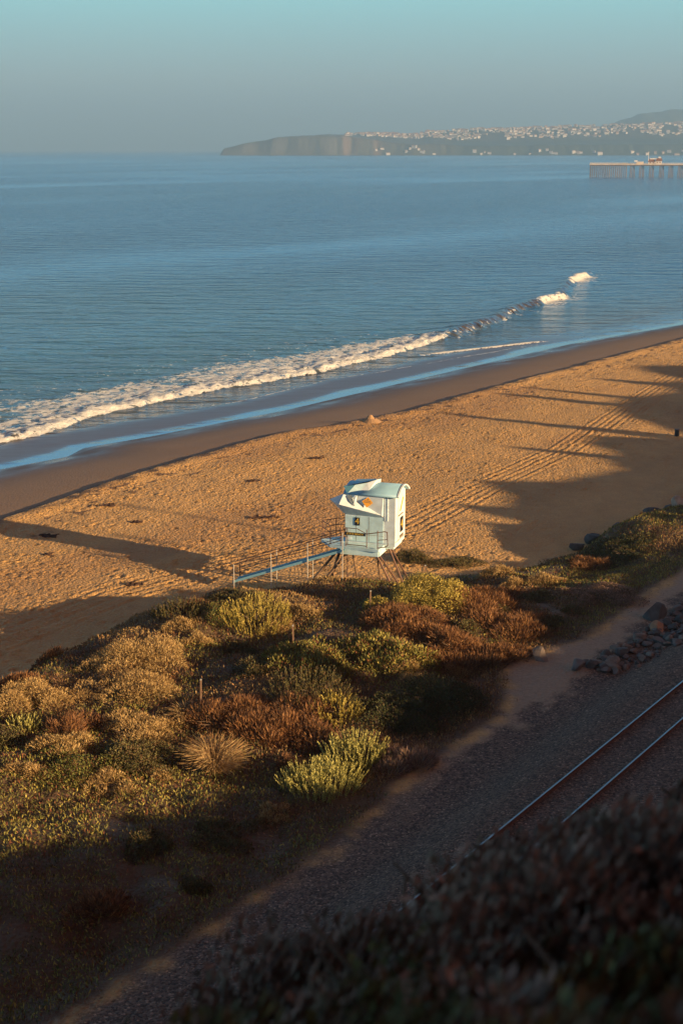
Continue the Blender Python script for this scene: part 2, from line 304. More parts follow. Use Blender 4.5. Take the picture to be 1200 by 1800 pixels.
bar = ss(1.0, 2.4, NN - wat) * ss(10.5, 6.5, NN - wat - 1.6 * fbm(SS * .05, NN * 0, 2, 72)) * ss(205, 165, SS) * ss(.95, .4, film)
silt = ss(36, 4, NN - wat - 5 * fbm(SS * .03, NN * .06, 3, 73)) * ss(420, 150, SS)
c = np.empty(SS.shape + (3,)); c[:] = (.003, .062, .20)
c = c * (1 + .35 * fbm(SS * .004, NN * .010, 3, 74))[..., None]
c = L3(c, np.array((.045, .125, .18)), .85 * ss(420, 150, NN) * ss(330, 150, SS)); c = L3(c, np.array((.10, .095, .095)), silt * .75); c = L3(c, np.array((.105, .062, .046)), bar * .95); c = L3(c, np.array((.10, .085, .08)), film * .8)
c = L3(c, np.array((.05, .035, .03)), .85 * un * ss(-1.8, -.6, x) * ss(2.0, .6, x))
misc = np.zeros(c.shape); misc[..., 0] = np.clip(foam, 0, 1)
misc[..., 1] = np.clip(.16 + .30 * bar - .10 * film + .10 * ss(800, 6000, NN), .04, 1)
misc[..., 2] = np.clip((1 - film) * (1 - .86 * bar) * (.45 + .55 * ss(3, 14, NN - wat)) * (.8 + .9 * fbm(SS * .0035, NN * .012, 3, 75)), .015, 1)
wm = bpy.data.materials.new('sea_water'); wm.use_nodes = True; t = wm.node_tree; p = t.nodes['Principled BSDF']; outn = t.nodes['Material Output']
ac = t.nodes.new('ShaderNodeAttribute'); ac.attribute_name = 'col'; am = t.nodes.new('ShaderNodeAttribute'); am.attribute_name = 'misc'
sp = t.nodes.new('ShaderNodeSeparateColor'); t.links.new(am.outputs['Color'], sp.inputs[0])
t.links.new(ac.outputs['Color'], p.inputs['Base Color']); t.links.new(sp.outputs[1], p.inputs['Roughness']); p.inputs['IOR'].default_value = 1.75
co = t.nodes.new('ShaderNodeTexCoord'); mpn = t.nodes.new('ShaderNodeMapping'); mpn.inputs['Rotation'].default_value = (0, 0, math.radians(8)); mpn.inputs['Scale'].default_value = (.36, 1.0, 1)
t.links.new(co.outputs['Object'], mpn.inputs['Vector'])
def tn(sc, de):
    n = t.nodes.new('ShaderNodeTexNoise'); n.inputs['Scale'].default_value = sc; n.inputs['Detail'].default_value = de; t.links.new(mpn.outputs[0], n.inputs['Vector']); return n
a1 = tn(.24, 4); a2 = tn(1.1, 3)
ma = t.nodes.new('ShaderNodeMath'); ma.operation = 'MULTIPLY_ADD'; t.links.new(a1.outputs['Fac'], ma.inputs[0]); ma.inputs[1].default_value = 5.0; t.links.new(a2.outputs['Fac'], ma.inputs[2])
bp = t.nodes.new('ShaderNodeBump'); bp.inputs['Distance'].default_value = .6; t.links.new(ma.outputs[0], bp.inputs['Height']); t.links.new(sp.outputs[2], bp.inputs['Strength']); t.links.new(bp.outputs[0], p.inputs['Normal'])
fo = t.nodes.new('ShaderNodeBsdfPrincipled'); fo.inputs['Base Color'].default_value = (.78, .80, .80, 1); fo.inputs['Roughness'].default_value = .85
fn = t.nodes.new('ShaderNodeTexNoise'); fn.inputs['Scale'].default_value = .85; fn.inputs['Detail'].default_value = 8; fn.inputs['Roughness'].default_value = .74; t.links.new(co.outputs['Object'], fn.inputs['Vector'])
fm = t.nodes.new('ShaderNodeMapRange'); fm.inputs['From Min'].default_value = .36; fm.inputs['From Max'].default_value = .66; t.links.new(fn.outputs['Fac'], fm.inputs['Value'])
sub = t.nodes.new('ShaderNodeMath'); sub.operation = 'ADD'; t.links.new(sp.outputs[0], sub.inputs[0]); t.links.new(fm.outputs[0], sub.inputs[1])
th = t.nodes.new('ShaderNodeMapRange'); th.inputs['From Min'].default_value = .95; th.inputs['From Max'].default_value = 1.15; t.links.new(sub.outputs[0], th.inputs['Value'])
gate = t.nodes.new('ShaderNodeMapRange'); gate.inputs['From Min'].default_value = .03; gate.inputs['From Max'].default_value = .15; t.links.new(sp.outputs[0], gate.inputs['Value'])
mu = t.nodes.new('ShaderNodeMath'); mu.operation = 'MULTIPLY'; t.links.new(th.outputs[0], mu.inputs[0]); t.links.new(gate.outputs[0], mu.inputs[1])
fb2 = t.nodes.new('ShaderNodeBump'); fb2.inputs['Distance'].default_value = .7; fb2.inputs['Strength'].default_value = 1.0; t.links.new(fn.outputs['Fac'], fb2.inputs['Height']); t.links.new(fb2.outputs[0], fo.inputs['Normal'])
ms = t.nodes.new('ShaderNodeMixShader'); t.links.new(mu.outputs[0], ms.inputs[0]); t.links.new(p.outputs[0], ms.inputs[1]); t.links.new(fo.outputs[0], ms.inputs[2]); t.links.new(ms.outputs[0], outn.inputs['Surface'])
sea = mesh_np('sea', np.stack([X, Y, zw], -1), grid_faces(*SS.shape), wm, cols=c, misc=misc, smooth=True); sea['kind'] = 'structure'
# ------------------------------------------------------------------ headland and far hills
def hill_mesh(name, prof, y0, y1, cliff, colfn, seed, nx=520, ny=44):
    xs = np.linspace(prof[0][0], prof[-1][0], nx); ts = np.linspace(0, 1, ny) ** 2.2
    XX, TT = np.meshgrid(xs, ts, indexing='ij'); YY = y0 + (y1 - y0) * TT
    Hh = pl(XX, prof) * (1 + .05 * fbm(XX * .012, TT * 3, 3, seed))
    cf = pl(XX, cliff)                                            # share of the height reached by the cliff itself
    rise = cf * ss(.0, .10, TT + .03 * fbm(XX * .011, TT * 4, 4, seed + 1)) + (1 - cf) * ss(.05, .95, TT)
    ZZ = Hh * rise - 2 + 3 * fbm(XX * .02, YY * .02, 3, seed + 2) * ss(0, .2, TT)
    YY = YY + 28 * fbm(XX * .006, TT * 2, 4, seed + 3) * (1 - TT)
    back = np.stack([XX[:, -1:], YY[:, -1:] + 300, np.full((nx, 1), -3.)], -1)
    V = np.concatenate([np.stack([XX, YY, ZZ], -1), back], 1)
    XX = np.concatenate([XX, XX[:, -1:]], 1); TT = np.concatenate([TT, TT[:, -1:]], 1)
    m = leaf_mat(); m.name = name + '_ground'
    o = mesh_np(name, V, grid_faces(nx, ny + 1), m, cols=colfn(XX, TT)); o['kind'] = 'structure'
    return xs, pl(xs, prof)
def hcol(XX, TT):
    c = np.empty(XX.shape + (3,)); c[:] = (.075, .07, .055)
    w = ss(.16, .06, TT) * ss(120, -50, XX); c = L3(c, np.array((.095, .088, .08)), w * np.clip(.5 + .8 * fbm(XX * .018, TT * 14, 4, 90), 0, 1))
    for x0, x1 in ((0, 90), (130, 175)): c = L3(c, np.array((.28, .17, .10)), .7 * ss(x0 - 12, x0 + 12, XX) * ss(x1 + 15, x1 - 15, XX) * ss(.22, .10, TT) * np.clip(.5 + fbm(XX * .03, TT * 5, 2, 91), 0, 1))
    c = L3(c, np.array((.035, .048, .035)), .85 * ss(430, 560, XX) * ss(.42, .30, TT))
    return c
D0 = 6500; mp_ = 6600 / 2500
head = [(-545, 4), (-528, 30), (-440, 54), (-340, 68), (-290, 84), (-180, 92), (0, 100), (140, 100), (240, 98), (330, 92), (420, 112), (660, 118), (900, 128), (1060, 132), (1300, 138), (1450, 146), (1900, 160)]
hill_mesh('headland', head, 6500, 7300, [(-545, 1), (-100, .93), (60, .8), (200, .62), (420, .45), (600, .38), (1900, .34)], hcol, 80)
hill_mesh('far_hills', [(1650, 2), (1720, 130), (1800, 175), (1900, 215), (2050, 262), (2300, 300), (2900, 330)], 9300, 10200, [(1650, .2), (2900, .2)], lambda x, t_: L3(np.full(x.shape + (3,), .08), np.array((.07, .075, .05)), np.ones(x.shape)), 85, nx=80)
HW = mat('house_wall', (.50, .50, .50), .8); HR = mat('house_roof', (.32, .17, .12), .85); HT = mat('house_wall_tan', (.42, .35, .29), .8)
protos = []
for k, (w, d, h, rh, wm_) in enumerate([(15, 11, 6, 3, HW), (22, 12, 8, 2.5, HW), (13, 12, 7, 3.4, HT), (28, 12, 6.5, 2.2, HT), (17, 10, 10, 2, HW)]):
    bm = bmesh.new()
    poly(bm, [(-w/2, -d/2, -6), (w/2, -d/2, -6), (w/2, -d/2, h), (-w/2, -d/2, h)]); poly(bm, [(-w/2, d/2, -6), (w/2, d/2, -6), (w/2, d/2, h), (-w/2, d/2, h)])
    for sx in (-1, 1): poly(bm, [(sx*w/2, -d/2, -6), (sx*w/2, d/2, -6), (sx*w/2, d/2, h), (sx*w/2, 0, h + rh), (sx*w/2, -d/2, h)])
    nb = len(bm.faces)
    for sy in (-1, 1): poly(bm, [(-w/2 - .6, sy*(d/2 + .6), h - .2), (w/2 + .6, sy*(d/2 + .6), h - .2), (w/2 + .6, 0, h + rh + .15), (-w/2 - .6, 0, h + rh + .15)])
    bm.faces.ensure_lookup_table()
    for f in bm.faces[nb:]: f.material_index = 1
    me = bpy.data.meshes.new('distant_house'); bm.to_mesh(me); bm.free(); me.materials.append(wm_); me.materials.append(HR); protos.append(me)
dg = bpy.context.evaluated_depsgraph_get(); dg.update()
hobj = bpy.data.objects['headland']
def drop(o, x, y, z0=400):
    ok, loc, no, fi = o.ray_cast(Vector((x, y, z0)), Vector((0, 0, -1))); return loc.z if ok else None
cnt = 0; tries = 0; extra = []; placed = []
while cnt < 620 and tries < 9000:
    tries += 1
    x = random.choice([random.uniform(20, 460), random.uniform(440, 1700), random.uniform(500, 1700)])
    t_ = random.uniform(.30, 1.0) ** (.8) if x > 430 else random.uniform(.55, 1)
    if random.random() < .035 and x > 150: t_ = random.uniform(.01, .05)
    if x > 430 and .06 < t_ < .44 and random.random() < .93: continue
    y = 6500 + 800 * t_
    if vn(x * .02, t_ * 9, 5) < .38: continue
    if any(abs(x - a) < 15 and abs(y - b) < 26 for a, b in placed): continue
    z = drop(hobj, x, y)
    if z is None or z < 2: continue
    placed.append((x, y))
    me = random.choice(protos); sc = random.uniform(.55, 1.05)
    if cnt < 300:
        o = bpy.data.objects.new('distant_house', me); COL.objects.link(o); o.location = (x, y, z); o.rotation_euler = (0, 0, random.uniform(-.5, .5)); o.scale = (sc,) * 3
        tag(o, 'tiny pale house of the hazy town on the far headland', 'house', 'houses of the town on the far headland')
    else: extra.append((me, Matrix.Translation((x, y, z)) @ Matrix.Rotation(random.uniform(-.5, .5), 4, 'Z') @ Matrix.Scale(sc, 4)))
    cnt += 1
if extra:
    bm = bmesh.new()
    for me, M in extra:
        b2 = bmesh.new(); b2.from_mesh(me); b2.transform(M); tmp = bpy.data.meshes.new('tmp'); b2.to_mesh(tmp); b2.free(); bm.from_mesh(tmp); bpy.data.meshes.remove(tmp)
    me = bpy.data.meshes.new('town'); bm.to_mesh(me); bm.free(); me.materials.append(HW); me.materials.append(HR)
    o = bpy.data.objects.new('town', me); COL.objects.link(o); tag(o, 'remaining pale houses scattered over the far hazy headland', 'town', None, 'stuff')
# ------------------------------------------------------------------ haze
hz = bpy.data.materials.new('haze_air'); hz.use_nodes = True; t = hz.node_tree; t.nodes.clear()
o_ = t.nodes.new('ShaderNodeOutputMaterial'); v = t.nodes.new('ShaderNodeVolumePrincipled'); v.inputs['Density'].default_value = 1.6e-4; v.inputs['Color'].default_value = (.26, .46, .70, 1); v.inputs['Anisotropy'].default_value = 0
t.links.new(v.outputs[0], o_.inputs['Volume'])
bm = bmesh.new(); box(bm, (0, 0, 197), (64000, 64000, 406)); hzo = obj('haze', bm, hz); tag(hzo, None, None, None, 'stuff')
# ------------------------------------------------------------------ pier
PW = mat('pier_timber', (.17, .12, .09), .85); PD = mat('pier_deck_paint', (.72, .62, .50), .8, nscale=.2); PWH = mat('pier_white', (.8, .78, .74), .6); PR = mat('pier_roof', (.24, .12, .085), .8)
P0 = Vector((246, 1452, 0)); pa = math.radians(12)
pier = empty('fishing_pier', P0, -pa)                              # local x runs back to the shore
tag(pier, 'long timber fishing pier on rows of piles reaching out into the sea', 'pier')
bm = bmesh.new(); box(bm, (18.5, 0, 12.2), (37, 14, .7)); box(bm, (110, 0, 12.2), (145.9, 7, .7)); obj('deck', bm, PD, pier)
for sx, (y_, x0, x1) in enumerate(((-6.9, 0, 37), (-3.4, 37.3, 182), (3.4, 37.3, 182), (6.9, 0, 37))):
    bm = bmesh.new(); box(bm, ((x0 + x1) / 2, y_, 13.75), (x1 - x0, .16, .16)); box(bm, ((x0 + x1) / 2, y_, 13.15), (x1 - x0, .12, .3))
    for x in np.arange(x0 + .2, x1, 2.4): box(bm, (x, y_, 13.1), (.18, .2, 1.1))
    obj('railing', bm, PD, pier)
bm = bmesh.new(); box(bm, (18.5, -6.2, 11.5), (37, .5, .7)); box(bm, (18.5, 6.2, 11.5), (37, .5, .7)); box(bm, (110, -2.6, 11.5), (145, .5, .7)); box(bm, (110, 2.6, 11.5), (145, .5, .7)); obj('stringer', bm, PW, pier)
npile = 0
xs_p = [(x, y) for x in np.arange(.8, 37, 2.05) for y in (-6, 0)] + [(x + dx, y) for x in (41.5, 50.5, 60, 69.5, 78.5, 87.5, 97, 106, 115, 124, 133) for dx, y in ((-1.7, -2.8), (-.6, -1), (.7, 1), (1.8, 2.8))]
for x, y in xs_p[:98]:
    bm = bmesh.new(); bx = x + (y * .18 if x > 38 else 0); tube(bm, (bx + random.uniform(-.25, .25), y * 1.15, -3), (x, y, 11.2), .34, .3, 7); obj('pile', bm, PW, pier)
def at_pier(x, y, z): return P0 + Matrix.Rotation(-pa, 3, 'Z') @ Vector((x, y, z))
ph = empty('pier_shelter', at_pier(63, 0, 12.55), -pa); tag(ph, 'white walled pier shelter under a brown hipped roof with a cupola', 'shelter')
bm = bmesh.new(); box(bm, (3.4, 0, 1.6), (6.2, 5.2, 3.2)); box(bm, (-3, 0, 1.2), (6.6, 4.6, 2.4)); obj('wall', bm, PWH, ph)
bm = bmesh.new()
for (x0, x1, z0, z1, hw) in ((-7, .4, 2.45, 4.8, 3.2), (.5, 7.2, 3.25, 5.9, 3.4)):
    a = [(x0, -hw, z0), (x1, -hw, z0), (x1, hw, z0), (x0, hw, z0)]; r0 = (x0 + 1.2, 0, z1); r1 = (x1 - 1.2, 0, z1)
    poly(bm, [a[0], a[1], r1, r0]); poly(bm, [a[2], a[3], r0, r1]); poly(bm, [a[1], a[2], r1]); poly(bm, [a[3], a[0], r0]); poly(bm, a[::-1])
rf = obj('roof', bm, PR, ph)
bm = bmesh.new(); box(bm, (-1.5, 0, 5.2), (7, 1.4, 1.1)); box(bm, (4.2, 0, 6.5), (2.4, 2, 1.4)); obj('cupola', bm, PWH, rf)
for x in (-4.6, -1.6, 2.2, 4.8):
    bm = bmesh.new(); box(bm, (x, -2.62 if x > 0 else -2.33, 1.7 if x > 0 else 1.4), (1.3, .06, 1.1)); obj('window', bm, PR, ph)
fl = empty('flagpole', at_pier(56.5, -2, 12.55)); tag(fl, 'tall white pole standing beside the shelter on the pier', 'pole')
bm = bmesh.new(); tube(bm, (0, 0, 0), (0, 0, 11.5), .28, .16, 8); obj('pole', bm, PWH, fl)
bm = bmesh.new(); bmesh.ops.create_icosphere(bm, subdivisions=1, radius=.35, matrix=Matrix.Translation((0, 0, 11.6))); obj('finial', bm, PWH, fl)
kk = empty('pier_kiosk', at_pier(48.5, 0, 12.55), -pa); tag(kk, 'low pale kiosk with flat canopy on the pier left of the pole', 'kiosk')
bm = bmesh.new(); box(bm, (0, 0, 1.1), (7, 3.6, 2.2)); obj('wall', bm, PD, kk); bm = bmesh.new(); box(bm, (-1, 0, 2.45), (9, 4.6, .35)); box(bm, (-4, 0, 3.2), (3, 2, 1.0)); obj('canopy', bm, PWH, kk)
BW = mat('boat_hull', (.06, .05, .05), .6)
def boat(x, y, sc, label, cabin):
    b = empty('fishing_boat', (x, y, 0)); tag(b, label, 'boat'); bm = bmesh.new()
    st = [(-5 * sc, 1.4 * sc, 1.5), (-2 * sc, 1.7 * sc, 1.2), (2 * sc, 1.6 * sc, 1.3), (4.2 * sc, .8 * sc, 1.7), (5.4 * sc, .05, 2.1)]
    rings = [[bm.verts.new(q) for q in ((x_, -w, h), (x_ * .94, -w * .5, -.6), (x_ * .94, w * .5, -.6), (x_, w, h))] for x_, w, h in st]
    for r0, r1 in zip(rings[:-1], rings[1:]):
        for i in range(4): bm.faces.new((r0[i], r1[i], r1[(i + 1) % 4], r0[(i + 1) % 4]))
    bm.faces.new(rings[0]); bm.faces.new(rings[-1][::-1]); obj('hull', bm, BW, b)
    bm = bmesh.new(); box(bm, (-.5 * sc, 0, 1.9), (3.2 * sc, 1.9 * sc, 1.6)); box(bm, (-.5 * sc, 0, 2.8), (3.8 * sc, 2.3 * sc, .16)); obj('cabin', bm, cabin, b)
boat(505, 2620, 1.5, 'small dark boat on the sea beyond the pier pole', mat('boat_cabin', (.12, .1, .09), .6))
boat(660, 2800, .9, 'tiny dark skiff at the right edge of the sea beyond the pier', mat('skiff_cabin', (.08, .07, .07), .6))
# ------------------------------------------------------------------ railway
RUST = mat('rusty_rail_side', (.12, .05, .03), .8, nscale=6); STEEL = mat('worn_steel', (.34, .34, .36), .42, 1.0); TIE = mat('railway_tie', (.085, .068, .06), .9, nscale=5)
track = empty('railway_track', (*XY(54, 21.95), 4.7)); tag(track, 'single railway track of two rails on tie and gravel bed', 'railway')
def rail_pt(s, off):                                             # gentle curve of the line
    n = 20.95 + .048 * (s - 34) + .00006 * (s - 54) ** 2 + off; x, y = XY(s, n); return Vector((x, y, 0))
srl = np.concatenate([np.arange(-60, 20, 8), np.arange(20, 70, 1.5), np.arange(70, 700, 15)])
for off in (-.755, .755):
    prof = [(-.07, 0), (.07, 0), (.07, .02), (.012, .04), (.012, .12), (.036, .13), (.036, .165), (-.036, .165), (-.036, .13), (-.012, .12), (-.012, .04), (-.07, .02)]
    bm = bmesh.new(); rr = []; top = []
    for s_ in srl:
        q = rail_pt(s_, off); q2 = rail_pt(s_ + .5, off); d = (q2 - q).normalized(); sd = Vector((-d.y, d.x, 0)); zz = 4.725 - track.location.z
        q = q - Vector((track.location.x, track.location.y, 0))
        rr.append([bm.verts.new(q + sd * a + Vector((0, 0, zz + b))) for a, b in prof]); top.append((q, sd, zz))
    for r0, r1 in zip(rr[:-1], rr[1:]):
        for i in range(12): bm.faces.new((r0[i], r1[i], r1[(i + 1) % 12], r0[(i + 1) % 12]))
    ro = obj('rail', bm, RUST, track)
    bm = bmesh.new(); rr = [[bm.verts.new(q + sd * a + Vector((0, 0, zz + b))) for a, b in ((-.037, .155), (-.030, .172), (.030, .172), (.037, .155))] for q, sd, zz in top]
    for r0, r1 in zip(rr[:-1], rr[1:]):
        for i in range(3): bm.faces.new((r0[i], r1[i], r1[i + 1], r0[i + 1]))
    obj('rail_head', bm, STEEL, ro)
k = 0
for s_ in np.arange(28, 68, .62):
    q = rail_pt(s_, 0); q2 = rail_pt(s_ + .5, 0); a = math.atan2(q2.y - q.y, q2.x - q.x)
    bm = bmesh.new(); box(bm, (q.x - track.location.x, q.y - track.location.y, 4.665 - track.location.z), (.24, 2.5, .12), a); obj('tie', bm, TIE, track); k += 1
# ------------------------------------------------------------------ lifeguard tower
WHT = mat('tower_white_paint', (.68, .77, .80), .5, nscale=2.2, namt=.14); PALE = mat('tower_pale_aqua_paint', (.55, .76, .80), .55, nscale=2.2, namt=.14)
BLU = mat('tower_blue_paint', (.20, .37, .50), .5, nscale=1.2, namt=.12); DKB = mat('tower_dark_blue_paint', (.06, .19, .28), .5)
PIPE = mat('rusty_pipe', (.14, .075, .055), .6, .3, nscale=5); GALV = mat('pale_galvanised_pipe', (.55, .52, .48), .5, .4); LEGW = mat('tower_leg_timber', (.23, .145, .09), .8, nscale=3)
SGN = mat('sign_black', (.012, .016, .03), .5); YEL = mat('sign_yellow', (.72, .48, .06), .5); ORG = mat('sign_orange', (.80, .36, .03), .5); BRN = mat('sign_brown', (.16, .12, .08), .6); CYA = mat('ramp_cyan_paint', (.30, .56, .62), .5)
TZ = 3.3; tw = empty('lifeguard_tower', (1.40, 77.40, TZ), -math.radians(18))
tag(tw, 'white and pale blue lifeguard tower on splayed legs with barrel roof and long ramp', 'lifeguard tower')
FL = 2.2; CW = 1.25; CR = 1.68; CD = 2.05
bm = bmesh.new()                                                  # cabin shell
for pts in ([(-CW, 0, FL), (CR, 0, FL), (CR, 0, 4.9), (-CW, 0, 4.9)], [(CR, 0, FL), (CR, CD, FL), (CR, CD, 4.95), (CR, .98, 5.42), (CR, 0, 4.9)], [(-CW, 0, FL), (-CW, CD, FL), (-CW, CD, 4.95), (-CW, .98, 5.42), (-CW, 0, 4.9)], [(-CW, CD, FL), (CR, CD, FL), (CR, CD, 4.95), (-CW, CD, 4.95)], [(-CW, 0, FL), (CR, 0, FL), (CR, CD, FL), (-CW, CD, FL)]): poly(bm, pts)
obj('wall', bm, WHT, tw)
bm = bmesh.new(); box(bm, (-.12, -.013, 2.95), (2.24, .026, 1.46)); obj('front_panel', bm, PALE, tw)
EL = (-1.3, -.10, 4.95); ER = (1.0, -.10, 4.88); FR = (.94, -.13, 3.84); FLf = (-1.42, -.62, 4.42); LR = (.98, -.003, 3.68); LL = (-1.22, -.003, 3.72); TP = (-2.15, -.12, 4.55)
bm = bmesh.new()
poly(bm, [EL, ER, FR, FLf]); poly(bm, [FLf, FR, LR, LL]); poly(bm, [ER, LR, FR]); poly(bm, [EL, ER, (1.0, -.003, 4.9), (-1.25, -.003, 4.95)]); poly(bm, [ER, (1.0, -.003, 4.9), LR])
obj('shutter', bm, WHT, tw)
bm = bmesh.new()
EB = (-1.3, 1.9, 4.95); FB = (-1.32, 1.9, 4.0); LB = (-1.25, 1.95, 3.7); LF = (-1.252, 0, 3.72)
poly(bm, [EL, EB, FB, TP]); poly(bm, [TP, FB, LB, LF]); poly(bm, [EL, TP, FLf]); poly(bm, [TP, LF, FLf]); poly(bm, [EB, FB, LB]); poly(bm, [EL, EB, (-1.25, 1.95, 4.95), (-1.25, 0, 4.95)])
obj('shutter', bm, WHT, tw)
def onp(u, v, off=.012):                                          # point on the front shutter: u right, v up
    a = Vector(EL).lerp(Vector(ER), u); b = Vector(FLf).lerp(Vector(FR), u); nrm = (Vector(ER) - Vector(EL)).cross(Vector(FLf) - Vector(EL)).normalized()
    if nrm.y > 0: nrm = -nrm
    return tuple(b.lerp(a, v) + nrm * off)
bm = bmesh.new(); poly(bm, [onp(.10, .80), onp(.155, .97), (onp(.27, .6)), onp(.36, .12), onp(.2, .42)]); obj('vent', bm, mat('vent_grey', (.15, .19, .22), .6), tw)
bm = bmesh.new(); a, b, c_, d = onp(.28, .95), onp(.35, .95), onp(.36, .3), onp(.31, .3); e_ = onp(.33, .6, .10); poly(bm, [a, b, e_]); poly(bm, [b, c_, e_]); poly(bm, [c_, d, e_]); poly(bm, [d, a, e_]); obj('strut', bm, WHT, tw)
sg = bpy.data.objects.new('warning_sign', None)
bm = bmesh.new(); cu, cv = .63, .60; poly(bm, [onp(cu - .135, cv, .014), onp(cu, cv - .36, .014), onp(cu + .135, cv, .014), onp(cu, cv + .32, .014)]); dia = obj('diamond_sign', bm, ORG, tw)
bm = bmesh.new()
for vv, w in ((.055, .075), (-.03, .09)): poly(bm, [onp(cu - w, cv + vv - .018, .02), onp(cu + w, cv + vv - .018, .02), onp(cu + w, cv + vv + .018, .02), onp(cu - w, cv + vv + .018, .02)])
poly(bm, [onp(cu - .03, cv + .12, .02), onp(cu + .03, cv + .12, .02), onp(cu, cv + .2, .02)]); obj('marking', bm, BRN, dia)
bpy.data.objects.remove(sg)
bm = bmesh.new()
for x in (-.60, .15): box(bm, (x, -.028, 2.95), (.014, .006, 1.46))
box(bm, (-.12, -.028, 2.62), (2.24, .006, .014)); obj('panel_seam', bm, BRN, tw)
bm = bmesh.new(); box(bm, (CR + .004, .62, 3.5), (.008, .014, 2.6)); box(bm, (CR + .004, 1.05, 2.28), (.008, 1.9, .03)); obj('panel_seam', bm, BRN, tw)
for x in (1.08, 1.24):
    bm = bmesh.new(); box(bm, (x, -.02, 4.2), (.05, .04, 1.35)); obj('trim', bm, WHT, tw)
bm = bmesh.new(); box(bm, (-.14, -.115, 4.935), (2.38, .03, .03)); box(bm, (1.3, -.02, 4.86), (.5, .03, .03)); obj('gutter', bm, SGN, tw)
prof = [(-.20 + 2.42 * i / 16, 4.90 + .53 * math.sin(math.pi * (i / 16 * .96 + .02)) ** .8) for i in range(17)]
def arch(x0, x1, lift, thick):
    bm = bmesh.new(); A = []; 
    for x in (x0, x1):
        A.append([bm.verts.new((x, y, z + lift)) for y, z in prof]); A.append([bm.verts.new((x, .98 + (y - .98) * (1 - thick), z + lift - thick)) for y, z in prof])
    a, b, c2, d2 = A
    for i in range(16):
        bm.faces.new((a[i], a[i + 1], c2[i + 1], c2[i])); bm.faces.new((b[i], b[i + 1], d2[i + 1], d2[i])); bm.faces.new((a[i], a[i + 1], b[i + 1], b[i])); bm.faces.new((c2[i], c2[i + 1], d2[i + 1], d2[i]))
    bm.faces.new((a[0], b[0], d2[0], c2[0])); bm.faces.new((a[16], b[16], d2[16], c2[16])); return bm
roof = obj('roof', arch(-1.3, 1.82, 0, .05), BLU, tw, True)
for p_ in roof.data.polygons: p_.use_smooth = abs(p_.normal.x) < .5
obj('roof_rim', arch(1.82, 1.92, .02, .07), WHT, roof)
bm = bmesh.new()
P0_, P1_, P2_, P3_ = (-1.34, -.02, 5.34), (.42, .55, 5.72), (-1.05, 1.7, 5.40), (.35, 1.7, 5.52); Q0, Q1, Q2, Q3 = (-1.08, -.16, 4.97), (.10, .12, 5.18), (-1.0, 1.7, 5.0), (.3, 1.7, 5.1)
poly(bm, [P0_, P1_, P3_, P2_]); poly(bm, [P2_, P3_, Q3, Q2]); poly(bm, [P0_, P2_, Q2, Q0]); hood = obj('roof_hood', bm, BLU, tw)
M1 = (-.72, .18, 5.42); M2 = (-.05, .36, 5.56)
bm = bmesh.new(); poly(bm, [P0_, M1, Q0]); obj('visor', bm, DKB, hood)
bm = bmesh.new(); poly(bm, [M1, M2, (-.42, .02, 5.06), Q0]); obj('visor', bm, PALE, hood)
bm = bmesh.new(); poly(bm, [M2, P1_, Q1, (-.42, .02, 5.06)]); poly(bm, [P1_, P3_, Q3, Q1]); obj('visor', bm, WHT, hood)
# signs with writing
def text_part(name, body, size, M, m, parent, depth=.006):
    cu = bpy.data.curves.new(name, 'FONT'); cu.body = body; cu.size = size; cu.align_x = 'CENTER'; cu.align_y = 'CENTER'; cu.extrude = depth
    tmp = bpy.data.objects.new(name, cu); COL.objects.link(tmp); d_ = bpy.context.evaluated_depsgraph_get(); me = bpy.data.meshes.new_from_object(tmp.evaluated_get(d_)); bpy.data.objects.remove(tmp)
    me.transform(M); me.materials.clear(); me.materials.append(m); o = bpy.data.objects.new(name, me); COL.objects.link(o); o.parent = parent; return o
front = Matrix.Rotation(math.radians(90), 4, 'X'); rightM = Matrix.Rotation(math.radians(90), 4, 'Z') @ front
bm = bmesh.new(); box(bm, (-.53, -.04, 3.37), (.30, .025, .46)); s1 = obj('number_sign', bm, SGN, tw); text_part('numeral', '4', .50, Matrix.Translation((-.53, -.057, 3.37)) @ front, YEL, s1)
bm = bmesh.new(); box(bm, (CR + .014, 1.28, 3.08), (.025, .60, .86)); s2 = obj('number_sign', bm, SGN, tw); text_part('numeral', '4', .72, Matrix.Translation((CR + .031, 1.28, 3.08)) @ rightM, YEL, s2)
bm = bmesh.new(); box(bm, (CR + .014, 1.28, 2.42), (.025, .72, .15)); obj('name_plate', bm, BRN, tw)
bm = bmesh.new(); 
x = CR + .012; poly(bm, [(x, .92, 3.92), (x, 1.14, 3.88), (x, 1.70, 4.56), (x, 1.50, 4.62)]); obj('stripe_decal', bm, ORG, tw)
bm = bmesh.new(); x = CR + .016; poly(bm, [(x, .96, 3.91), (x, 1.02, 3.90), (x, 1.58, 4.58), (x, 1.52, 4.61)]); obj('stripe_decal', bm, YEL, tw)
bm = bmesh.new(); box(bm, (CR + .02, 1.05, 3.70), (.04, .95, .05)); obj('ledge', bm, BRN, tw)
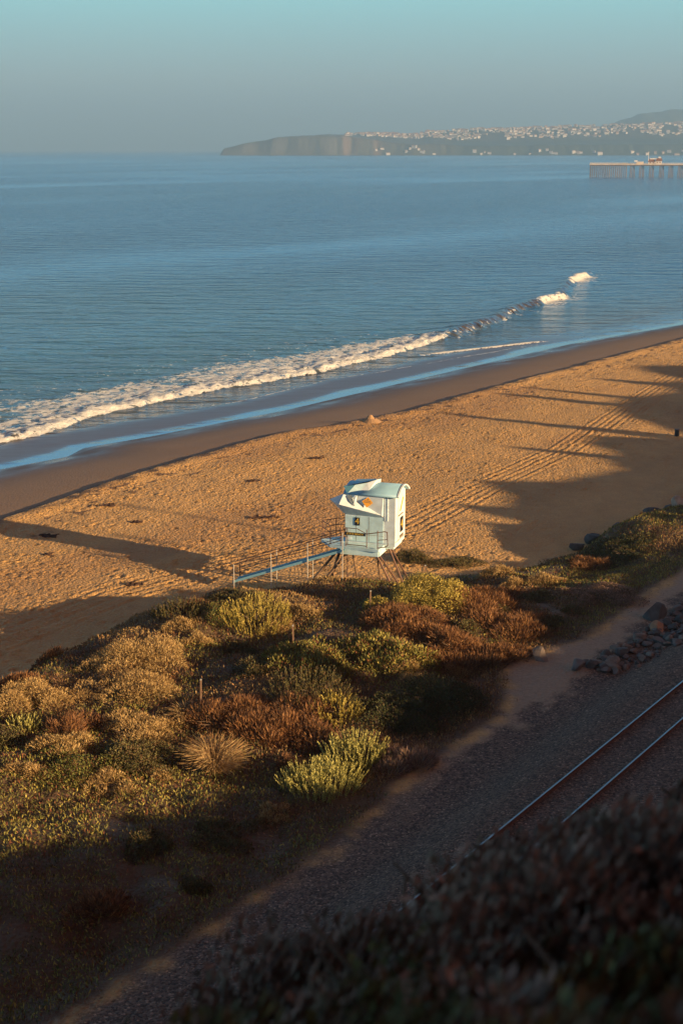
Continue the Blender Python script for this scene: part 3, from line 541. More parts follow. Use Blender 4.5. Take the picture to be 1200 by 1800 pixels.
# deck
dpts = [(-2.7, .05), (-1.85, -.95), (1.05, -1.15), (1.06, -.004), (-1.254, -.004), (-1.254, 1.3), (-2.1, .85)]
bm = bmesh.new(); f = poly(bm, [(x, y, FL - .08) for x, y in dpts]); ex = bmesh.ops.extrude_face_region(bm, geom=[f]); bmesh.ops.translate(bm, vec=(0, 0, -.14), verts=[v_ for v_ in ex['geom'] if isinstance(v_, bmesh.types.BMVert)]); deck = obj('deck', bm, PALE, tw)
bm = bmesh.new(); box(bm, (-.1, -1.02, 1.83), (2.2, .07, .28)); box(bm, (1.02, -.1, 1.83), (.07, 1.7, .28)); obj('fascia', bm, PALE, deck)
bm = bmesh.new(); box(bm, (.2, 1.03, FL - .09), (2.9, 2.0, .18)); box(bm, (.4, 1.05, FL - .27), (2.3, 1.7, .18)); obj('floor_frame', bm, WHT, tw)
# legs and braces (ground rises and falls under them)
def lz(lx, ly):
    q = Matrix.Rotation(-math.radians(18), 3, 'Z') @ Vector((lx, ly, 0)); return ground_xy(q.x + 1.40, q.y + 77.40) - TZ - .15
for (a, bft, r, m) in (((-1.35, -.2, 2.0), (-3.78, -.15), .075, LEGW), ((-.75, .5, 2.0), (-3.15, .1), .075, LEGW), ((-1.5, .3, 2.0), (-2.6, .9), .085, LEGW), ((-.55, -.9, 1.9), (-1.1, 2.1), .05, LEGW),
                       ((.92, -.95, 1.72), (1.70, -.45), .05, PIPE), ((1.0, -.8, 1.72), (2.08, .85), .05, PIPE), ((1.15, .5, 1.9), (2.15, 1.15), .05, PIPE), ((1.15, .75, 1.9), (2.25, 2.75), .05, PIPE), ((.9, -.9, 1.72), (.4, 1.9), .05, LEGW)):
    bm = bmesh.new(); tube(bm, a, (*bft, lz(*bft)), r); obj('leg', bm, m, tw)
# railings
def rail_line(pts, r=.022, m=PIPE, name='handrail'):
    bm = bmesh.new(); path_tube(bm, [Vector(p_) for p_ in pts], r, 6); return obj(name, bm, m, tw)
RT = 3.22
for x, y in ((-2.62, .06), (-2.05, .80), (-1.85, -.85), (-1.2, -.98), (-.9, -1.02), (.35, -1.08), (.98, -1.08)):
    rail_line([(x, y, FL - .05), (x, y, RT)], .026, PIPE, 'rail_post')
for z in (RT, RT - .38, RT - .72):
    rail_line([(-1.3, 1.25, z), (-2.05, .80, z), (-2.62, .06, z), (-1.85, -.85, z)])
rail_line([(.30, -1.08, RT - .25), (.98, -1.08, RT - .12), (1.35, -1.0, RT - .05), (1.50, -.97, RT - .08), (1.53, -.96, RT - .85), (1.35, -1.0, RT - .95), (.98, -1.08, RT - 1.0)], .026)
rail_line([(.98, -1.08, RT - .55), (1.52, -.96, RT - .5)])
rail_line([(-.9, -1.02, RT), (-.2, -1.05, RT), (.35, -1.08, RT - .25)]); rail_line([(-.9, -1.02, RT - .95), (.35, -1.08, RT - .95)])
bm = bmesh.new(); box(bm, (-.33, -1.10, RT - .30), (1.22, .03, .17)); s3 = obj('name_sign', bm, SGN, tw); text_part('lettering', 'STATE BEACH', .155, Matrix.Translation((-.33, -1.121, RT - .30)) @ front, YEL, s3, .004)
bm = bmesh.new(); box(bm, (-1.02, -.03, 2.62), (.30, .02, .22)); obj('notice', bm, WHT, tw); bm = bmesh.new(); box(bm, (-1.02, -.03, 2.36), (.30, .02, .14)); obj('notice', bm, WHT, tw)
# ramp
R0 = Vector((-.95, -.98, 1.98)); R1 = Vector((-7.7, -.75, 0)); R1.z = lz(-7.7, -.75) + .55
ru = (R1 - R0); side = Vector((0, .36, 0))
bm = bmesh.new(); q = [R0 - side, R0 + side, R1 + side, R1 - side]; f = poly(bm, q); ex = bmesh.ops.extrude_face_region(bm, geom=[f]); bmesh.ops.translate(bm, vec=(0, 0, -.05), verts=[v_ for v_ in ex['geom'] if isinstance(v_, bmesh.types.BMVert)]); rampo = obj('ramp', bm, DKB, tw)
for sd in (-1, 1):
    bm = bmesh.new(); o0 = R0 + side * sd * 1.08; o1 = R1 + side * sd * 1.08; up = Vector((0, 0, .07)); th_ = Vector((0, .05, 0))
    vs = [bm.verts.new(p_) for p_ in (o0 - up - th_/2, o1 - up - th_/2, o1 + up - th_/2, o0 + up - th_/2, o0 - up + th_/2, o1 - up + th_/2, o1 + up + th_/2, o0 + up + th_/2)]
    for ids in ((0, 1, 2, 3), (4, 5, 6, 7), (0, 1, 5, 4), (2, 3, 7, 6), (0, 3, 7, 4), (1, 2, 6, 5)): bm.faces.new([vs[i] for i in ids])
    obj('stringer', bm, CYA, rampo)
    tops = []
    for tt in (0.0, .31, .64, .985):
        b_ = R0 + ru * tt + side * sd * 1.25; tp_ = b_ + Vector((0, 0, 1.05))
        rail_line([(b_.x, b_.y, lz(b_.x, b_.y)), tp_], .026, GALV if (sd < 0 or tt in (.31, .64)) else PIPE, 'ramp_post'); tops.append(tp_)
    for dz in (0, -.42): rail_line([p_ + Vector((0, 0, dz)) for p_ in tops], .022, PIPE, 'ramp_handrail')
# ------------------------------------------------------------------ foliage builders
PAL = dict(
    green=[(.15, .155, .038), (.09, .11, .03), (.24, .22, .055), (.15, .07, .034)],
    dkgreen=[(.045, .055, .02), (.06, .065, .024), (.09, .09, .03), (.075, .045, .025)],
    yellow=[(.44, .34, .07), (.34, .27, .06), (.22, .18, .045), (.52, .42, .11)],
    wand=[(.42, .38, .11), (.34, .32, .09), (.22, .20, .06), (.50, .46, .16)],
    tan=[(.42, .28, .115), (.34, .215, .085), (.24, .15, .06), (.50, .36, .16)],
    rust=[(.22, .10, .04), (.15, .068, .03), (.32, .165, .065), (.10, .052, .028)],
    straw=[(.40, .28, .13), (.33, .21, .09), (.24, .14, .06)],
    ice=[(.26, .235, .055), (.15, .15, .04), (.36, .30, .075), (.19, .075, .035), (.09, .095, .03)],
    dark=[(.28, .175, .13), (.18, .13, .09), (.35, .215, .16), (.15, .10, .08)],
    olive=[(.10, .092, .036), (.15, .13, .045), (.13, .075, .036), (.065, .062, .026)])
def blades(P, D, Ln, Wd, pal, r, tipc=1.15):
    n = len(P); D = D / np.maximum(np.linalg.norm(D, axis=1, keepdims=True), 1e-6)
    a = r.normal(size=(n, 3)); w = np.cross(D, a); w /= np.maximum(np.linalg.norm(w, axis=1, keepdims=True), 1e-6)
    Ln = Ln[:, None]; Wd = Wd[:, None]
    V = np.stack([P, P + D * Ln * .55 + w * Wd, P + D * Ln, P + D * Ln * .55 - w * Wd], 1).reshape(-1, 3)
    pal = np.array(pal); ci = r.integers(0, len(pal), n); C = pal[ci] * r.uniform(.75, 1.25, (n, 1))
    C = np.repeat(C, 4, 0); 
    return V, C
def lobes_points(N, rad, h, r, nl=9):
    """points and outward directions over a lumpy low dome with its base at z = 0"""
    cx = r.uniform(-.72, .72, (nl, 2)) * rad; cx[0] = 0
    d0 = np.linalg.norm(cx, axis=1) / rad
    lr = rad * r.uniform(.22, .58, nl); lh = h * (1.0 - .55 * d0 ** 1.5) * r.uniform(.75, 1.05, nl)
    k = r.choice(nl, N, p=lr ** 2 / (lr ** 2).sum()); th = r.uniform(0, 2 * math.pi, N); u = r.uniform(0.02, 1, N)
    cz = u; sz = np.sqrt(1 - cz ** 2); sh = r.uniform(.72, 1.03, N)
    P = np.stack([cx[k, 0] + lr[k] * sz * np.cos(th) * sh, cx[k, 1] + lr[k] * sz * np.sin(th) * sh, lh[k] * cz * sh], 1)
    D = np.stack([sz * np.cos(th), sz * np.sin(th), cz * .9 + .35], 1)
    return P, D
def plant(kind, rad, h, N, seed, pal=None):
    r = np.random.default_rng(seed); V = []; C = []
    N = int(N * (1.9 if kind == 'fuzz' else 1.7 if kind == 'leaf' else 1.3))
    pal = PAL[pal or kind]
    if kind in ('wand',):
        n = int(N / 30); th = r.uniform(0, 2 * math.pi, n); rr = rad * np.sqrt(r.random(n)) * .9
        B = np.stack([rr * np.cos(th), rr * np.sin(th), np.zeros(n)], 1); lean = .55 * rr / rad
        Ds = np.stack([np.cos(th) * lean, np.sin(th) * lean, np.ones(n)], 1) + r.normal(0, .13, (n, 3)); Ds /= np.linalg.norm(Ds, axis=1, keepdims=True)
        Lh = h * (1 - .45 * (rr / rad) ** 2) * r.uniform(.55, 1.2, n)
        for j in range(30):
            tt = .25 + .75 * (j + r.random(n)) / 30; a = r.uniform(0, 2 * math.pi, n)
            Q = B + Ds * (Lh * tt)[:, None]; D = Ds * 1.0 + np.stack([np.cos(a), np.sin(a), np.zeros(n)], 1) * .38
            v, c2 = blades(Q, D, r.uniform(.07, .12, n), r.uniform(.010, .018, n), pal, r); V.append(v); C.append(c2)
    elif kind == 'straw':
        n = N; th = r.uniform(0, 2 * math.pi, n); rr = rad * .35 * np.sqrt(r.random(n)); ln = h * r.uniform(.6, 1.25, n); sp_ = r.uniform(.2, 1.3, n)
        B = np.stack([rr * np.cos(th), rr * np.sin(th), np.zeros(n)], 1); o = np.stack([np.cos(th), np.sin(th), np.zeros(n)], 1) + r.normal(0, .3, (n, 3)) * (1, 1, 0)
        prev = B
        for j in range(3):
            D = o * (sp_ * (.4 + .55 * j))[:, None] + np.array((0, 0, 1.0)) * (1 - .42 * j); D /= np.linalg.norm(D, axis=1, keepdims=True)
            seg = ln / 3; v, c2 = blades(prev, D, seg * 1.1, np.full(n, .009), pal, r); V.append(v); C.append(c2); prev = prev + D * seg[:, None]
    else:
        P, D = lobes_points(N, rad, h, r, 6 + int(rad * 4))
        if kind == 'fine':
            D = D + r.normal(0, .5, D.shape); Ln = r.uniform(.04, .10, N); Wd = r.uniform(.010, .020, N)
        elif kind == 'twig':
            D = D + r.normal(0, .35, D.shape); Ln = r.uniform(.12, .34, N); Wd = r.uniform(.007, .016, N)
        elif kind == 'fuzz':
            D = D + r.normal(0, .4, D.shape); Ln = r.uniform(.06, .16, N); Wd = r.uniform(.007, .016, N)
        elif kind == 'fleshy':
            D = D + r.normal(0, .3, D.shape) + np.array((0, 0, .5)); Ln = r.uniform(.10, .20, N); Wd = r.uniform(.018, .03, N)
        else:
            D = D + r.normal(0, .6, D.shape); Ln = r.uniform(.05, .12, N); Wd = r.uniform(.012, .025, N)
        v, c2 = blades(P, D, Ln, Wd, pal, r); V.append(v); C.append(c2)
    return np.concatenate(V), np.concatenate(C)
def stems(rad, h, seed, nst=9):
    r = random.Random(seed); bm = bmesh.new()
    for i in range(nst):
        a = r.uniform(0, 6.28); l = r.uniform(.3, .7) * rad; e = Vector((math.cos(a) * l, math.sin(a) * l, h * r.uniform(.45, .8)))
        m_ = e * .5 + Vector((r.uniform(-.1, .1), r.uniform(-.1, .1), h * .06)); b0 = Vector((math.cos(a) * .1, math.sin(a) * .1, -.15))
        tube(bm, b0, m_, .028, .02, 5); tube(bm, m_, e, .02, .008, 5)
    return bm
def bush(name, label, cat, s, n, rad, h, kind, N, seed, pal=None, group=None, zoff=-.05, sz=None):
    x, y = XY(s, n); z = ground(s, n) + zoff
    V, C = plant(kind, rad, h, N, seed, pal)
    # let the skirt follow the ground
    if sz is None: pass
    root = empty(name, (x, y, z)); tag(root, label, cat, group)
    gz = base_z(.6 * (V[:, 0] + x) + .8 * (V[:, 1] + y), -.8 * (V[:, 0] + x) + .6 * (V[:, 1] + y)) + zoff - z
    V = V.copy(); V[:, 2] += np.clip(gz, -1.0, .6)
    mesh_np('foliage', V, np.arange(len(V)).reshape(-1, 4), LEAF, root, cols=C)
    obj('stem', stems(rad, h, seed), TWIG, root)
    return root
B = bush
# golden tan mounds at the dune edge
B('dune_shrub', 'broad golden tan fuzzy shrub, topmost of the tan mounds beside the shaded sand', 'shrub', 43.4, 44.6, 2.5, 1.15, 'fuzz', 9000, 101, 'tan')
B('dune_shrub', 'golden tan shrub below the broadest tan mound, with a green sprig at its right', 'shrub', 40.6, 42.6, 2.2, 1.0, 'fuzz', 7500, 102, 'tan')
B('dune_shrub', 'low tan shrub at left above the pale green cushion plant', 'shrub', 37.4, 44.4, 1.9, .85, 'fuzz', 6000, 103, 'tan')
B('dune_shrub', 'tan shrub cut by the left frame edge under the dark slope', 'shrub', 34.4, 45.4, 1.7, .8, 'fuzz', 4500, 104, 'tan')
B('dune_shrub', 'dark brown shrub in shade on the dune shoulder at far left', 'shrub', 38.2, 47.0, 1.6, .5, 'twig', 4500, 105, 'rust')
B('cushion_plant', 'pale green cushion plant beside the left frame edge', 'plant', 35.1, 42.5, .75, .5, 'wand', 2400, 106, 'wand')
# yellow green bushes near the tower ramp
B('dune_bush', 'tall yellow green bush with upright shoots below the tower ramp', 'bush', 50.9, 43.4, 1.7, 1.15, 'wand', 7000, 107, 'yellow')
B('dune_bush', 'dull green bush on the dune edge nearest the shaded beach', 'bush', 49.3, 47.0, 1.5, .85, 'wand', 5500, 108, 'olive')
B('dune_bush', 'olive bush between the dune edge bush and the yellow green one', 'bush', 50.0, 45.3, 1.4, .9, 'leaf', 5500, 109, 'green')
B('dune_bush', 'low olive bush with red stems in front of the tower ramp foot', 'bush', 53.0, 46.4, 1.6, .45, 'leaf', 6500, 110, 'olive')
# big bright bush and the rusty brush round it
B('coastal_goldenbush', 'large bright yellow rounded bush below the tower legs', 'bush', 58.6, 38.4, 2.3, 1.5, 'leaf', 13000, 111, 'yellow')
B('coastal_goldenbush', 'smaller dull yellow bush leaning against the large bright one', 'bush', 56.0, 39.3, 1.2, .8, 'leaf', 4500, 112, 'yellow')
B('dry_buckwheat', 'wide rusty brown dry bush under the bright yellow bush', 'bush', 54.4, 36.9, 2.0, .95, 'twig', 10000, 113, 'rust')
B('dry_buckwheat', 'rusty dry bush right of centre with tan tips above the shadowed green mound', 'bush', 53.6, 33.6, 2.2, 1.0, 'twig', 11000, 114, 'rust')
B('dry_buckwheat', 'rust coloured brush ending in a lit point at the sandy path', 'bush', 54.6, 31.8, 1.6, .6, 'twig', 6500, 115, 'rust')
B('dry_buckwheat', 'brown dry brush behind the yellow bush on its right side', 'bush', 59.8, 36.2, 1.9, .85, 'twig', 8000, 116, 'rust')
B('dry_buckwheat', 'shaded brown brush between the rusty bushes and the narrow side trail', 'bush', 58.6, 33.4, 2.0, .8, 'twig', 8000, 117, 'rust')
B('dry_buckwheat', 'low rusty tuft beside the sand trail right of the tower bushes', 'bush', 63.2, 37.8, 1.8, .55, 'twig', 7000, 118, 'rust')
# green fleshy mounds in the middle
B('saltbush', 'broad green fleshy mound in the middle of the dune', 'bush', 48.0, 37.6, 2.4, 1.05, 'fleshy', 9000, 119, 'ice')
B('saltbush', 'green fleshy mound with sunlit crest left of the rusty bush', 'bush', 50.6, 34.9, 2.3, 1.1, 'fleshy', 9000, 120, 'ice')
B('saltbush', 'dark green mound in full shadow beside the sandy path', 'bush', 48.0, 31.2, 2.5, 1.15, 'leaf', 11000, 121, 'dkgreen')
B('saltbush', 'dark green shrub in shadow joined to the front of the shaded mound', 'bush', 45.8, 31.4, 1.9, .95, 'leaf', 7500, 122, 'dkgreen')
B('dune_bush', 'upright olive shoots on the front slope of the middle mound', 'bush', 44.6, 35.0, 1.9, 1.0, 'wand', 7500, 123, 'olive')
B('dune_bush', 'row of pale green upright shoots above the front spiky bush', 'bush', 44.0, 33.2, 1.0, .75, 'wand', 3500, 124, 'yellow')
# spiky wands at the track side
B('spiky_bush', 'bright yellow green spiky bush nearest the gravel', 'bush', 38.7, 30.0, 1.55, 1.1, 'wand', 9000, 125, 'wand')
B('spiky_bush', 'yellow green spiky bush behind the nearest one', 'bush', 41.4, 30.5, 1.25, 1.1, 'wand', 6500, 126, 'wand')
B('spiky_bush', 'dark low bush in shade at the gravel edge right of the spiky pair', 'bush', 42.2, 28.8, 1.2, .55, 'twig', 4500, 127, 'dark')
# front
B('dry_buckwheat', 'reddish dry brush in the dune front left of the spiky bushes', 'bush', 41.9, 34.2, 1.8, .75, 'twig', 8500, 128, 'rust')
B('dry_buckwheat', 'reddish dry brush behind the straw tuft beside a wooden stake', 'bush', 40.6, 36.6, 1.8, .75, 'twig', 7500, 129, 'rust')
B('straw_tuft', 'spreading straw coloured grass tuft in the dune front', 'grass', 37.7, 34.4, 1.3, 1.25, 'straw', 900, 130)
B('straw_tuft', 'small pale dry tuft beside the tall wooden stake', 'grass', 40.2, 38.2, .8, .75, 'straw', 350, 131)
B('dune_shrub', 'tan twiggy shrub between the straw tuft and the left shrubs', 'shrub', 37.6, 38.6, 1.7, .75, 'fuzz', 5000, 132, 'tan')
B('dune_shrub', 'small golden shrub on the left above the green ground cover', 'shrub', 34.6, 39.6, 1.3, .7, 'fuzz', 3500, 133, 'tan')
B('saltbush', 'dull green leafy bush at centre left in front of the tan shrubs', 'bush', 36.2, 36.6, 1.9, .8, 'leaf', 8000, 134, 'olive')
B('saltbush', 'green leafy bush left of the straw tuft over the bright ground cover', 'bush', 34.0, 37.8, 1.7, .7, 'leaf', 6000, 135, 'green')
# behind and right of the tower
B('beach_bush', 'dark bush on the sand just behind the tower', 'bush', 70.3, 47.2, 1.1, .8, 'fuzz', 4000, 136, 'olive')
B('beach_bush', 'low flat dark plant strip on the sand right of the tower', 'bush', 71.0, 44.6, 1.6, .3, 'fuzz', 4500, 137, 'olive')
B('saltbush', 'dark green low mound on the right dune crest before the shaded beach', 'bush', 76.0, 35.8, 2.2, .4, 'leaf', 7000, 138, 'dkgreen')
B('saltbush', 'shaded brown green brush at the near foot of the right mound', 'bush', 66.0, 32.2, 2.0, .5, 'leaf', 6500, 139, 'dark')
rs = random.Random(77); small = []
while len(small) < 46:
    s_ = rs.uniform(27, 74); n_ = rs.uniform(28, 51)
    if n_ < pl(s_, path_p) + 1.6 or n_ > pl(s_, toe_p) - .6 or (s_ > 55 and n_ > 41.5) or any((s_ - a) ** 2 + (n_ - b) ** 2 < 2.6 for a, b in small): continue
    small.append((s_, n_))
for i, (s_, n_) in enumerate(small):
    q = float(fbm(s_ * .2, n_ * .2, 2, 95)); k = 0 if q > .1 else (1 if q > -.12 else 2); rd = rs.uniform(.6, 1.25)
    B(('small_saltbush', 'small_buckwheat', 'small_dune_shrub')[k], ('small leafy olive shrub among the dune ground cover', 'small dry rusty shrub among the dune ground cover', 'small tan fuzzy shrub among the dune ground cover')[k], 'shrub', s_, n_, rd, rd * rs.uniform(.4, .65), ('leaf', 'twig', 'fuzz')[k], int(2600 * rd), 600 + i, ('olive', 'rust', 'tan')[k], ('small olive shrubs of the dune', 'small rusty shrubs of the dune', 'small tan shrubs of the dune')[k])
# ------------------------------------------------------------------ ground cover of the dune
def cover(name, label, N, s0, s1, n0, n1, keep, seed, mixfn, Lr=(.08, .20), Wr=(.012, .026)):
    r = np.random.default_rng(seed); s_ = r.uniform(s0, s1, N); n_ = r.uniform(n0, n1, N)
    k = keep(s_, n_, r); s_ = s_[k]; n_ = n_[k]; m = len(s_); x, y = XY(s_, n_); z = base_z(s_, n_) - .01
    lift = .22 * (1 - .6 * ss(61, 65, s_) * ss(78, 74, s_)) * np.clip(fbm(s_ * .8, n_ * .8, 3, 33) + .35, 0, 1.2)
    P = np.stack([x, y, z + lift * r.uniform(.3, 1, m)], 1); D = r.normal(0, .55, (m, 3)) + np.array((0, 0, 1.0))
    D[:, 2] = abs(D[:, 2]); D /= np.linalg.norm(D, axis=1, keepdims=True)
    a = r.normal(size=(m, 3)); w = np.cross(D, a); w /= np.linalg.norm(w, axis=1, keepdims=True)
    Ln = r.uniform(*Lr, m)[:, None]; Wd = r.uniform(*Wr, m)[:, None]
    V = np.stack([P, P + D * Ln * .55 + w * Wd, P + D * Ln, P + D * Ln * .55 - w * Wd], 1).reshape(-1, 3)
    C = np.repeat(mixfn(s_, n_, r), 4, 0)
    o = mesh_np(name, V, np.arange(len(V)).reshape(-1, 4), LEAF, cols=C); tag(o, label, 'ground cover', None, 'stuff')
def pick(pal, m, r): p_ = np.array(PAL[pal]); return p_[r.integers(0, len(p_), m)] * r.uniform(.75, 1.25, (m, 1))
def veg_keep(s_, n_, r):
    path = pl(s_, path_p); toe = pl(s_, toe_p) + .9 * fbm(s_ * .35, n_ * .2, 3, 5)
    e1 = ss(.2, 1.2, n_ - path + .7 * fbm(s_ * 1.0, n_ * 1.0, 3, 81)); e2 = ss(.1, 1.0, toe - n_ + .6 * fbm(s_ * 1.0, n_ * 1.0, 3, 82))
    sand = ss(60.5, 62.5, s_) * ss(66.5, 64.5, s_) * ss(.9, .2, abs(n_ - (31.5 + (s_ - 61) * 1.15)))   # side trail
    sand = np.maximum(sand, ss(1.5, .5, np.hypot((s_ - 69.5) * .8, n_ - 41.5)))
    hole = ss(.30, .48, fbm(s_ * .45, n_ * .45, 3, 83)) * .8
    return r.random(len(s_)) < e1 * e2 * (1 - sand) * (1 - hole)
def veg_mix(s_, n_, r):
    m = len(s_); q = fbm(s_ * .28, n_ * .28, 3, 84) + r.normal(0, .16, m)
    gw = np.maximum.reduce([ss(39.5, 36, s_) * ss(43, 40, n_), ss(5, 2.5, np.hypot(s_ - 49, n_ - 36)), ss(66, 69, s_)])
    q = q + (gw - .35) * .55
    c = np.where((q > .12)[:, None], pick('ice', m, r), np.where((q > -.12)[:, None], pick('olive', m, r), np.where((q > -.3)[:, None], pick('rust', m, r), pick('tan', m, r) * .8)))
    return c
cover('iceplant_cover', 'green and red iceplant carpet spreading over the dune', 430000, 17, 104, 25.5, 53, veg_keep, 201, veg_mix)
def litter_keep(s_, n_, r):
    path = pl(s_, path_p); return r.random(len(s_)) < .5 * ss(-1.2, .6, n_ - path + .6 * fbm(s_, n_, 2, 86)) * ss(.8, .2, abs(n_ - path - .4) / 1.6)
cover('dry_litter', 'dry twigs and litter strewn along the dune path edge', 26000, 18, 70, 25, 33, litter_keep, 202, lambda s_, n_, r: pick('dark', len(s_), r), (.05, .14), (.008, .016))
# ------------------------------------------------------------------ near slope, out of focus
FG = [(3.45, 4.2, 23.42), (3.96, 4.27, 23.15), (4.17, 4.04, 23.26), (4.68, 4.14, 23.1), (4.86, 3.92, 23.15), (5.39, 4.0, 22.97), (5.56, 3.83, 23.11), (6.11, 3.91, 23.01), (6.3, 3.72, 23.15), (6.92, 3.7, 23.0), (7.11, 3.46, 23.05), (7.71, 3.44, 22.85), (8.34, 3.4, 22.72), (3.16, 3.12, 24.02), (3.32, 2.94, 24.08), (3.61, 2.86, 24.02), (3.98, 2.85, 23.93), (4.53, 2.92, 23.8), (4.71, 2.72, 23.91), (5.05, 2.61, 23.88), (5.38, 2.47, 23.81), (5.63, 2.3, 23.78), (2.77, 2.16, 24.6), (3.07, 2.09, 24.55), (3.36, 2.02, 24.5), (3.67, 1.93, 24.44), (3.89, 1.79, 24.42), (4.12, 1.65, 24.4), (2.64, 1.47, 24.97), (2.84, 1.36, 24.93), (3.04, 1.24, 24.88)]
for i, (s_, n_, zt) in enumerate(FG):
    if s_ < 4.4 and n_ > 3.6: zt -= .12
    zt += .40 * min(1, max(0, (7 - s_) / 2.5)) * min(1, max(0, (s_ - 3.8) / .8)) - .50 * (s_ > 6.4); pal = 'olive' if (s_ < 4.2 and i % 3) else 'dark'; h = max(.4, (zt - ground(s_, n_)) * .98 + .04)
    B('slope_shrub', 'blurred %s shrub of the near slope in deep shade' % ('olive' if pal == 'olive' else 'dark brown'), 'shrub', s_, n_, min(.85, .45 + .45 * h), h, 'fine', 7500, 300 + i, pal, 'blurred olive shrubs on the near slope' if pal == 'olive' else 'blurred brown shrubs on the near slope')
# ------------------------------------------------------------------ stakes, weed, rocks
def stake(s, n, h, lean, label):
    x, y = XY(s, n); z = ground(s, n); r_ = empty('wooden_stake', (x, y, z)); tag(r_, label, 'stake')
    bm = bmesh.new(); M = Matrix.Rotation(lean, 4, 'Y'); bm2 = bm; box(bm, (0, 0, h / 2 - .1), (.07, .05, h + .2), M=M); bmesh.ops.bevel(bm, geom=bm.edges[:], offset=.006); obj('post', bm, WOOD, r_)
    bm = bmesh.new(); box(bm, (0, 0, h + .03), (.075, .055, .06), M=M); obj('tip', bm, GALV, r_)
stake(40.9, 38.0, 1.45, .02, 'tall thin wooden stake beside the pale dry tuft')
stake(48.7, 39.3, 1.4, -.02, 'wooden stake behind the broad green mound at dune centre')
stake(55.6, 39.9, .95, .03, 'wooden stake at the left side of the bright yellow bush')
stake(60.9, 40.1, 1.3, 0, 'short pale stake sticking up behind the bright yellow bush top')
KELP = mat('dry_kelp', (.045, .022, .016), .8, nscale=8)
def kelp(s, n, l, label):
    x, y = XY(s, n); z = ground(s, n); r_ = random.Random(int(s * 10)); bm = bmesh.new()
    for k in range(9):
        a = r_.uniform(-.35, .35) + math.radians(10); p0 = Vector((r_.uniform(-l, l) * .5, r_.uniform(-.2, .2), .03)); pts = [p0]
        for j in range(4): pts.append(pts[-1] + Vector((math.cos(a) * l * .14, math.sin(a + r_.uniform(-.8, .8)) * l * .12, r_.uniform(-.03, .06)))); pts[-1].z = max(.02, pts[-1].z)
        path_tube(bm, pts, r_.uniform(.03, .07), 6)
    o = obj('kelp_clump', bm, KELP); o.location = (x, y, z); tag(o, label, 'seaweed')
kelp(72.3, 61.4, 1.5, 'long dark kelp clump on bare sand left of the tower')
kelp(89.7, 70.3, 1.0, 'dark kelp clump high on the sand near the berm line')
kelp(80.4, 69.0, .8, 'small kelp scrap between the berm clump and the long clump')
kelp(68.2, 72.2, .8, 'dark kelp scrap in the left beach just under the berm line')
kelp(60.2, 69.4, .9, 'kelp scrap at the upper rim of the tower cabin shadow')
kelp(66.3, 67.3, .6, 'small dark kelp scrap on lit sand between the thin pole shadows')
kelp(57.3, 66.0, .5, 'tiny kelp scrap near the left frame edge below the cabin shadow')
kelp(56.0, 57.3, .8, 'kelp scrap at the lit rim of the dune shadow on the beach')
def lump(name, label, cat, s, n, rx, ry, rz, m, seed, sub=3, rough=.28, group=None, sink=.25, flat=True):
    r_ = np.random.default_rng(seed); bm = bmesh.new(); bmesh.ops.create_icosphere(bm, subdivisions=sub, radius=1)
    dirs = r_.normal(size=(9, 3)); dirs /= np.linalg.norm(dirs, axis=1, keepdims=True); cut = r_.uniform(.42, .82, 9)
    for v_ in bm.verts:
        q = np.array(v_.co)
        if flat:
            for d_, c2 in zip(dirs, cut):
                k_ = q @ d_
                if k_ > c2: q = q - d_ * (k_ - c2)
        q = q * (1 + rough * .25 * float(fbm(q[0] * 2 + seed, q[1] * 2 + q[2], 3, seed % 50)))
        v_.co = (q[0] * rx, q[1] * ry, q[2] * rz)
    x, y = XY(s, n); o = obj(name, bm, m); o.location = (x, y, ground(s, n) + rz * (1 - 2 * sink)); o.rotation_euler = (r_.uniform(-.3, .3), r_.uniform(-.3, .3), r_.uniform(0, 6.28)); tag(o, label, cat, group); return o
ROCK = [mat('rock_grey', (.15, .13, .125), .9, nscale=3, bump=.5, bscale=9), mat('rock_dark', (.085, .08, .08), .9, nscale=3, bump=.5, bscale=9), mat('rock_brown', (.19, .15, .125), .9, nscale=3, bump=.5, bscale=9)]
PALER = mat('rock_pale', (.42, .33, .25), .9, nscale=3, bump=.5, bscale=9)
rr_ = random.Random(9); spots = []
while len(spots) < 170:
    s_ = rr_.uniform(55.6, 69); c_n = np.interp(s_, [54, 57, 60, 63, 66, 70], [27.6, 26.9, 26.6, 26.7, 26.9, 27.2]); n_ = c_n + rr_.uniform(-1.3, 1.2) * min(1, .35 + (s_ - 54) * .2)
    if all((s_ - a) ** 2 + (n_ - b) ** 2 > .075 for a, b in spots): spots.append((s_, n_))
for i, (s_, n_) in enumerate(spots):
    z_ = rr_.choice((.13, .17, .21, .26, .36)) * rr_.uniform(.8, 1.15); lump('boulder', 'grey brown riprap boulder in the heap between sandy path and railway', 'boulder', s_, n_, z_ * rr_.uniform(.9, 1.4), z_ * rr_.uniform(.8, 1.1), z_ * rr_.uniform(.6, .95), ROCK[i % 3], 400 + i, 2, group='riprap boulders beside the railway')
lump('boulder', 'large dark rounded boulder at the top of the riprap heap', 'boulder', 64.0, 28.4, .75, .65, .55, ROCK[1], 480, 3)
lump('boulder', 'lone orange brown boulder catching light in the riprap heap', 'boulder', 62.2, 27.3, .5, .4, .4, mat('rock_rust', (.36, .20, .12), .9, nscale=3), 481, 3)
lump('boulder', 'grey boulder at the near left tip of the riprap by the path', 'boulder', 55.2, 28.0, .48, .4, .34, ROCK[0], 482, 3)
lump('boulder', 'small mossy rock across the path from the riprap tip', 'boulder', 55.4, 30.0, .55, .45, .38, ROCK[2], 483, 3)
lump('boulder', 'pale sunlit boulder on the far right dune edge above the beach', 'boulder', 86.6, 36.9, .7, .6, .55, PALER, 484, 3, sink=.05)
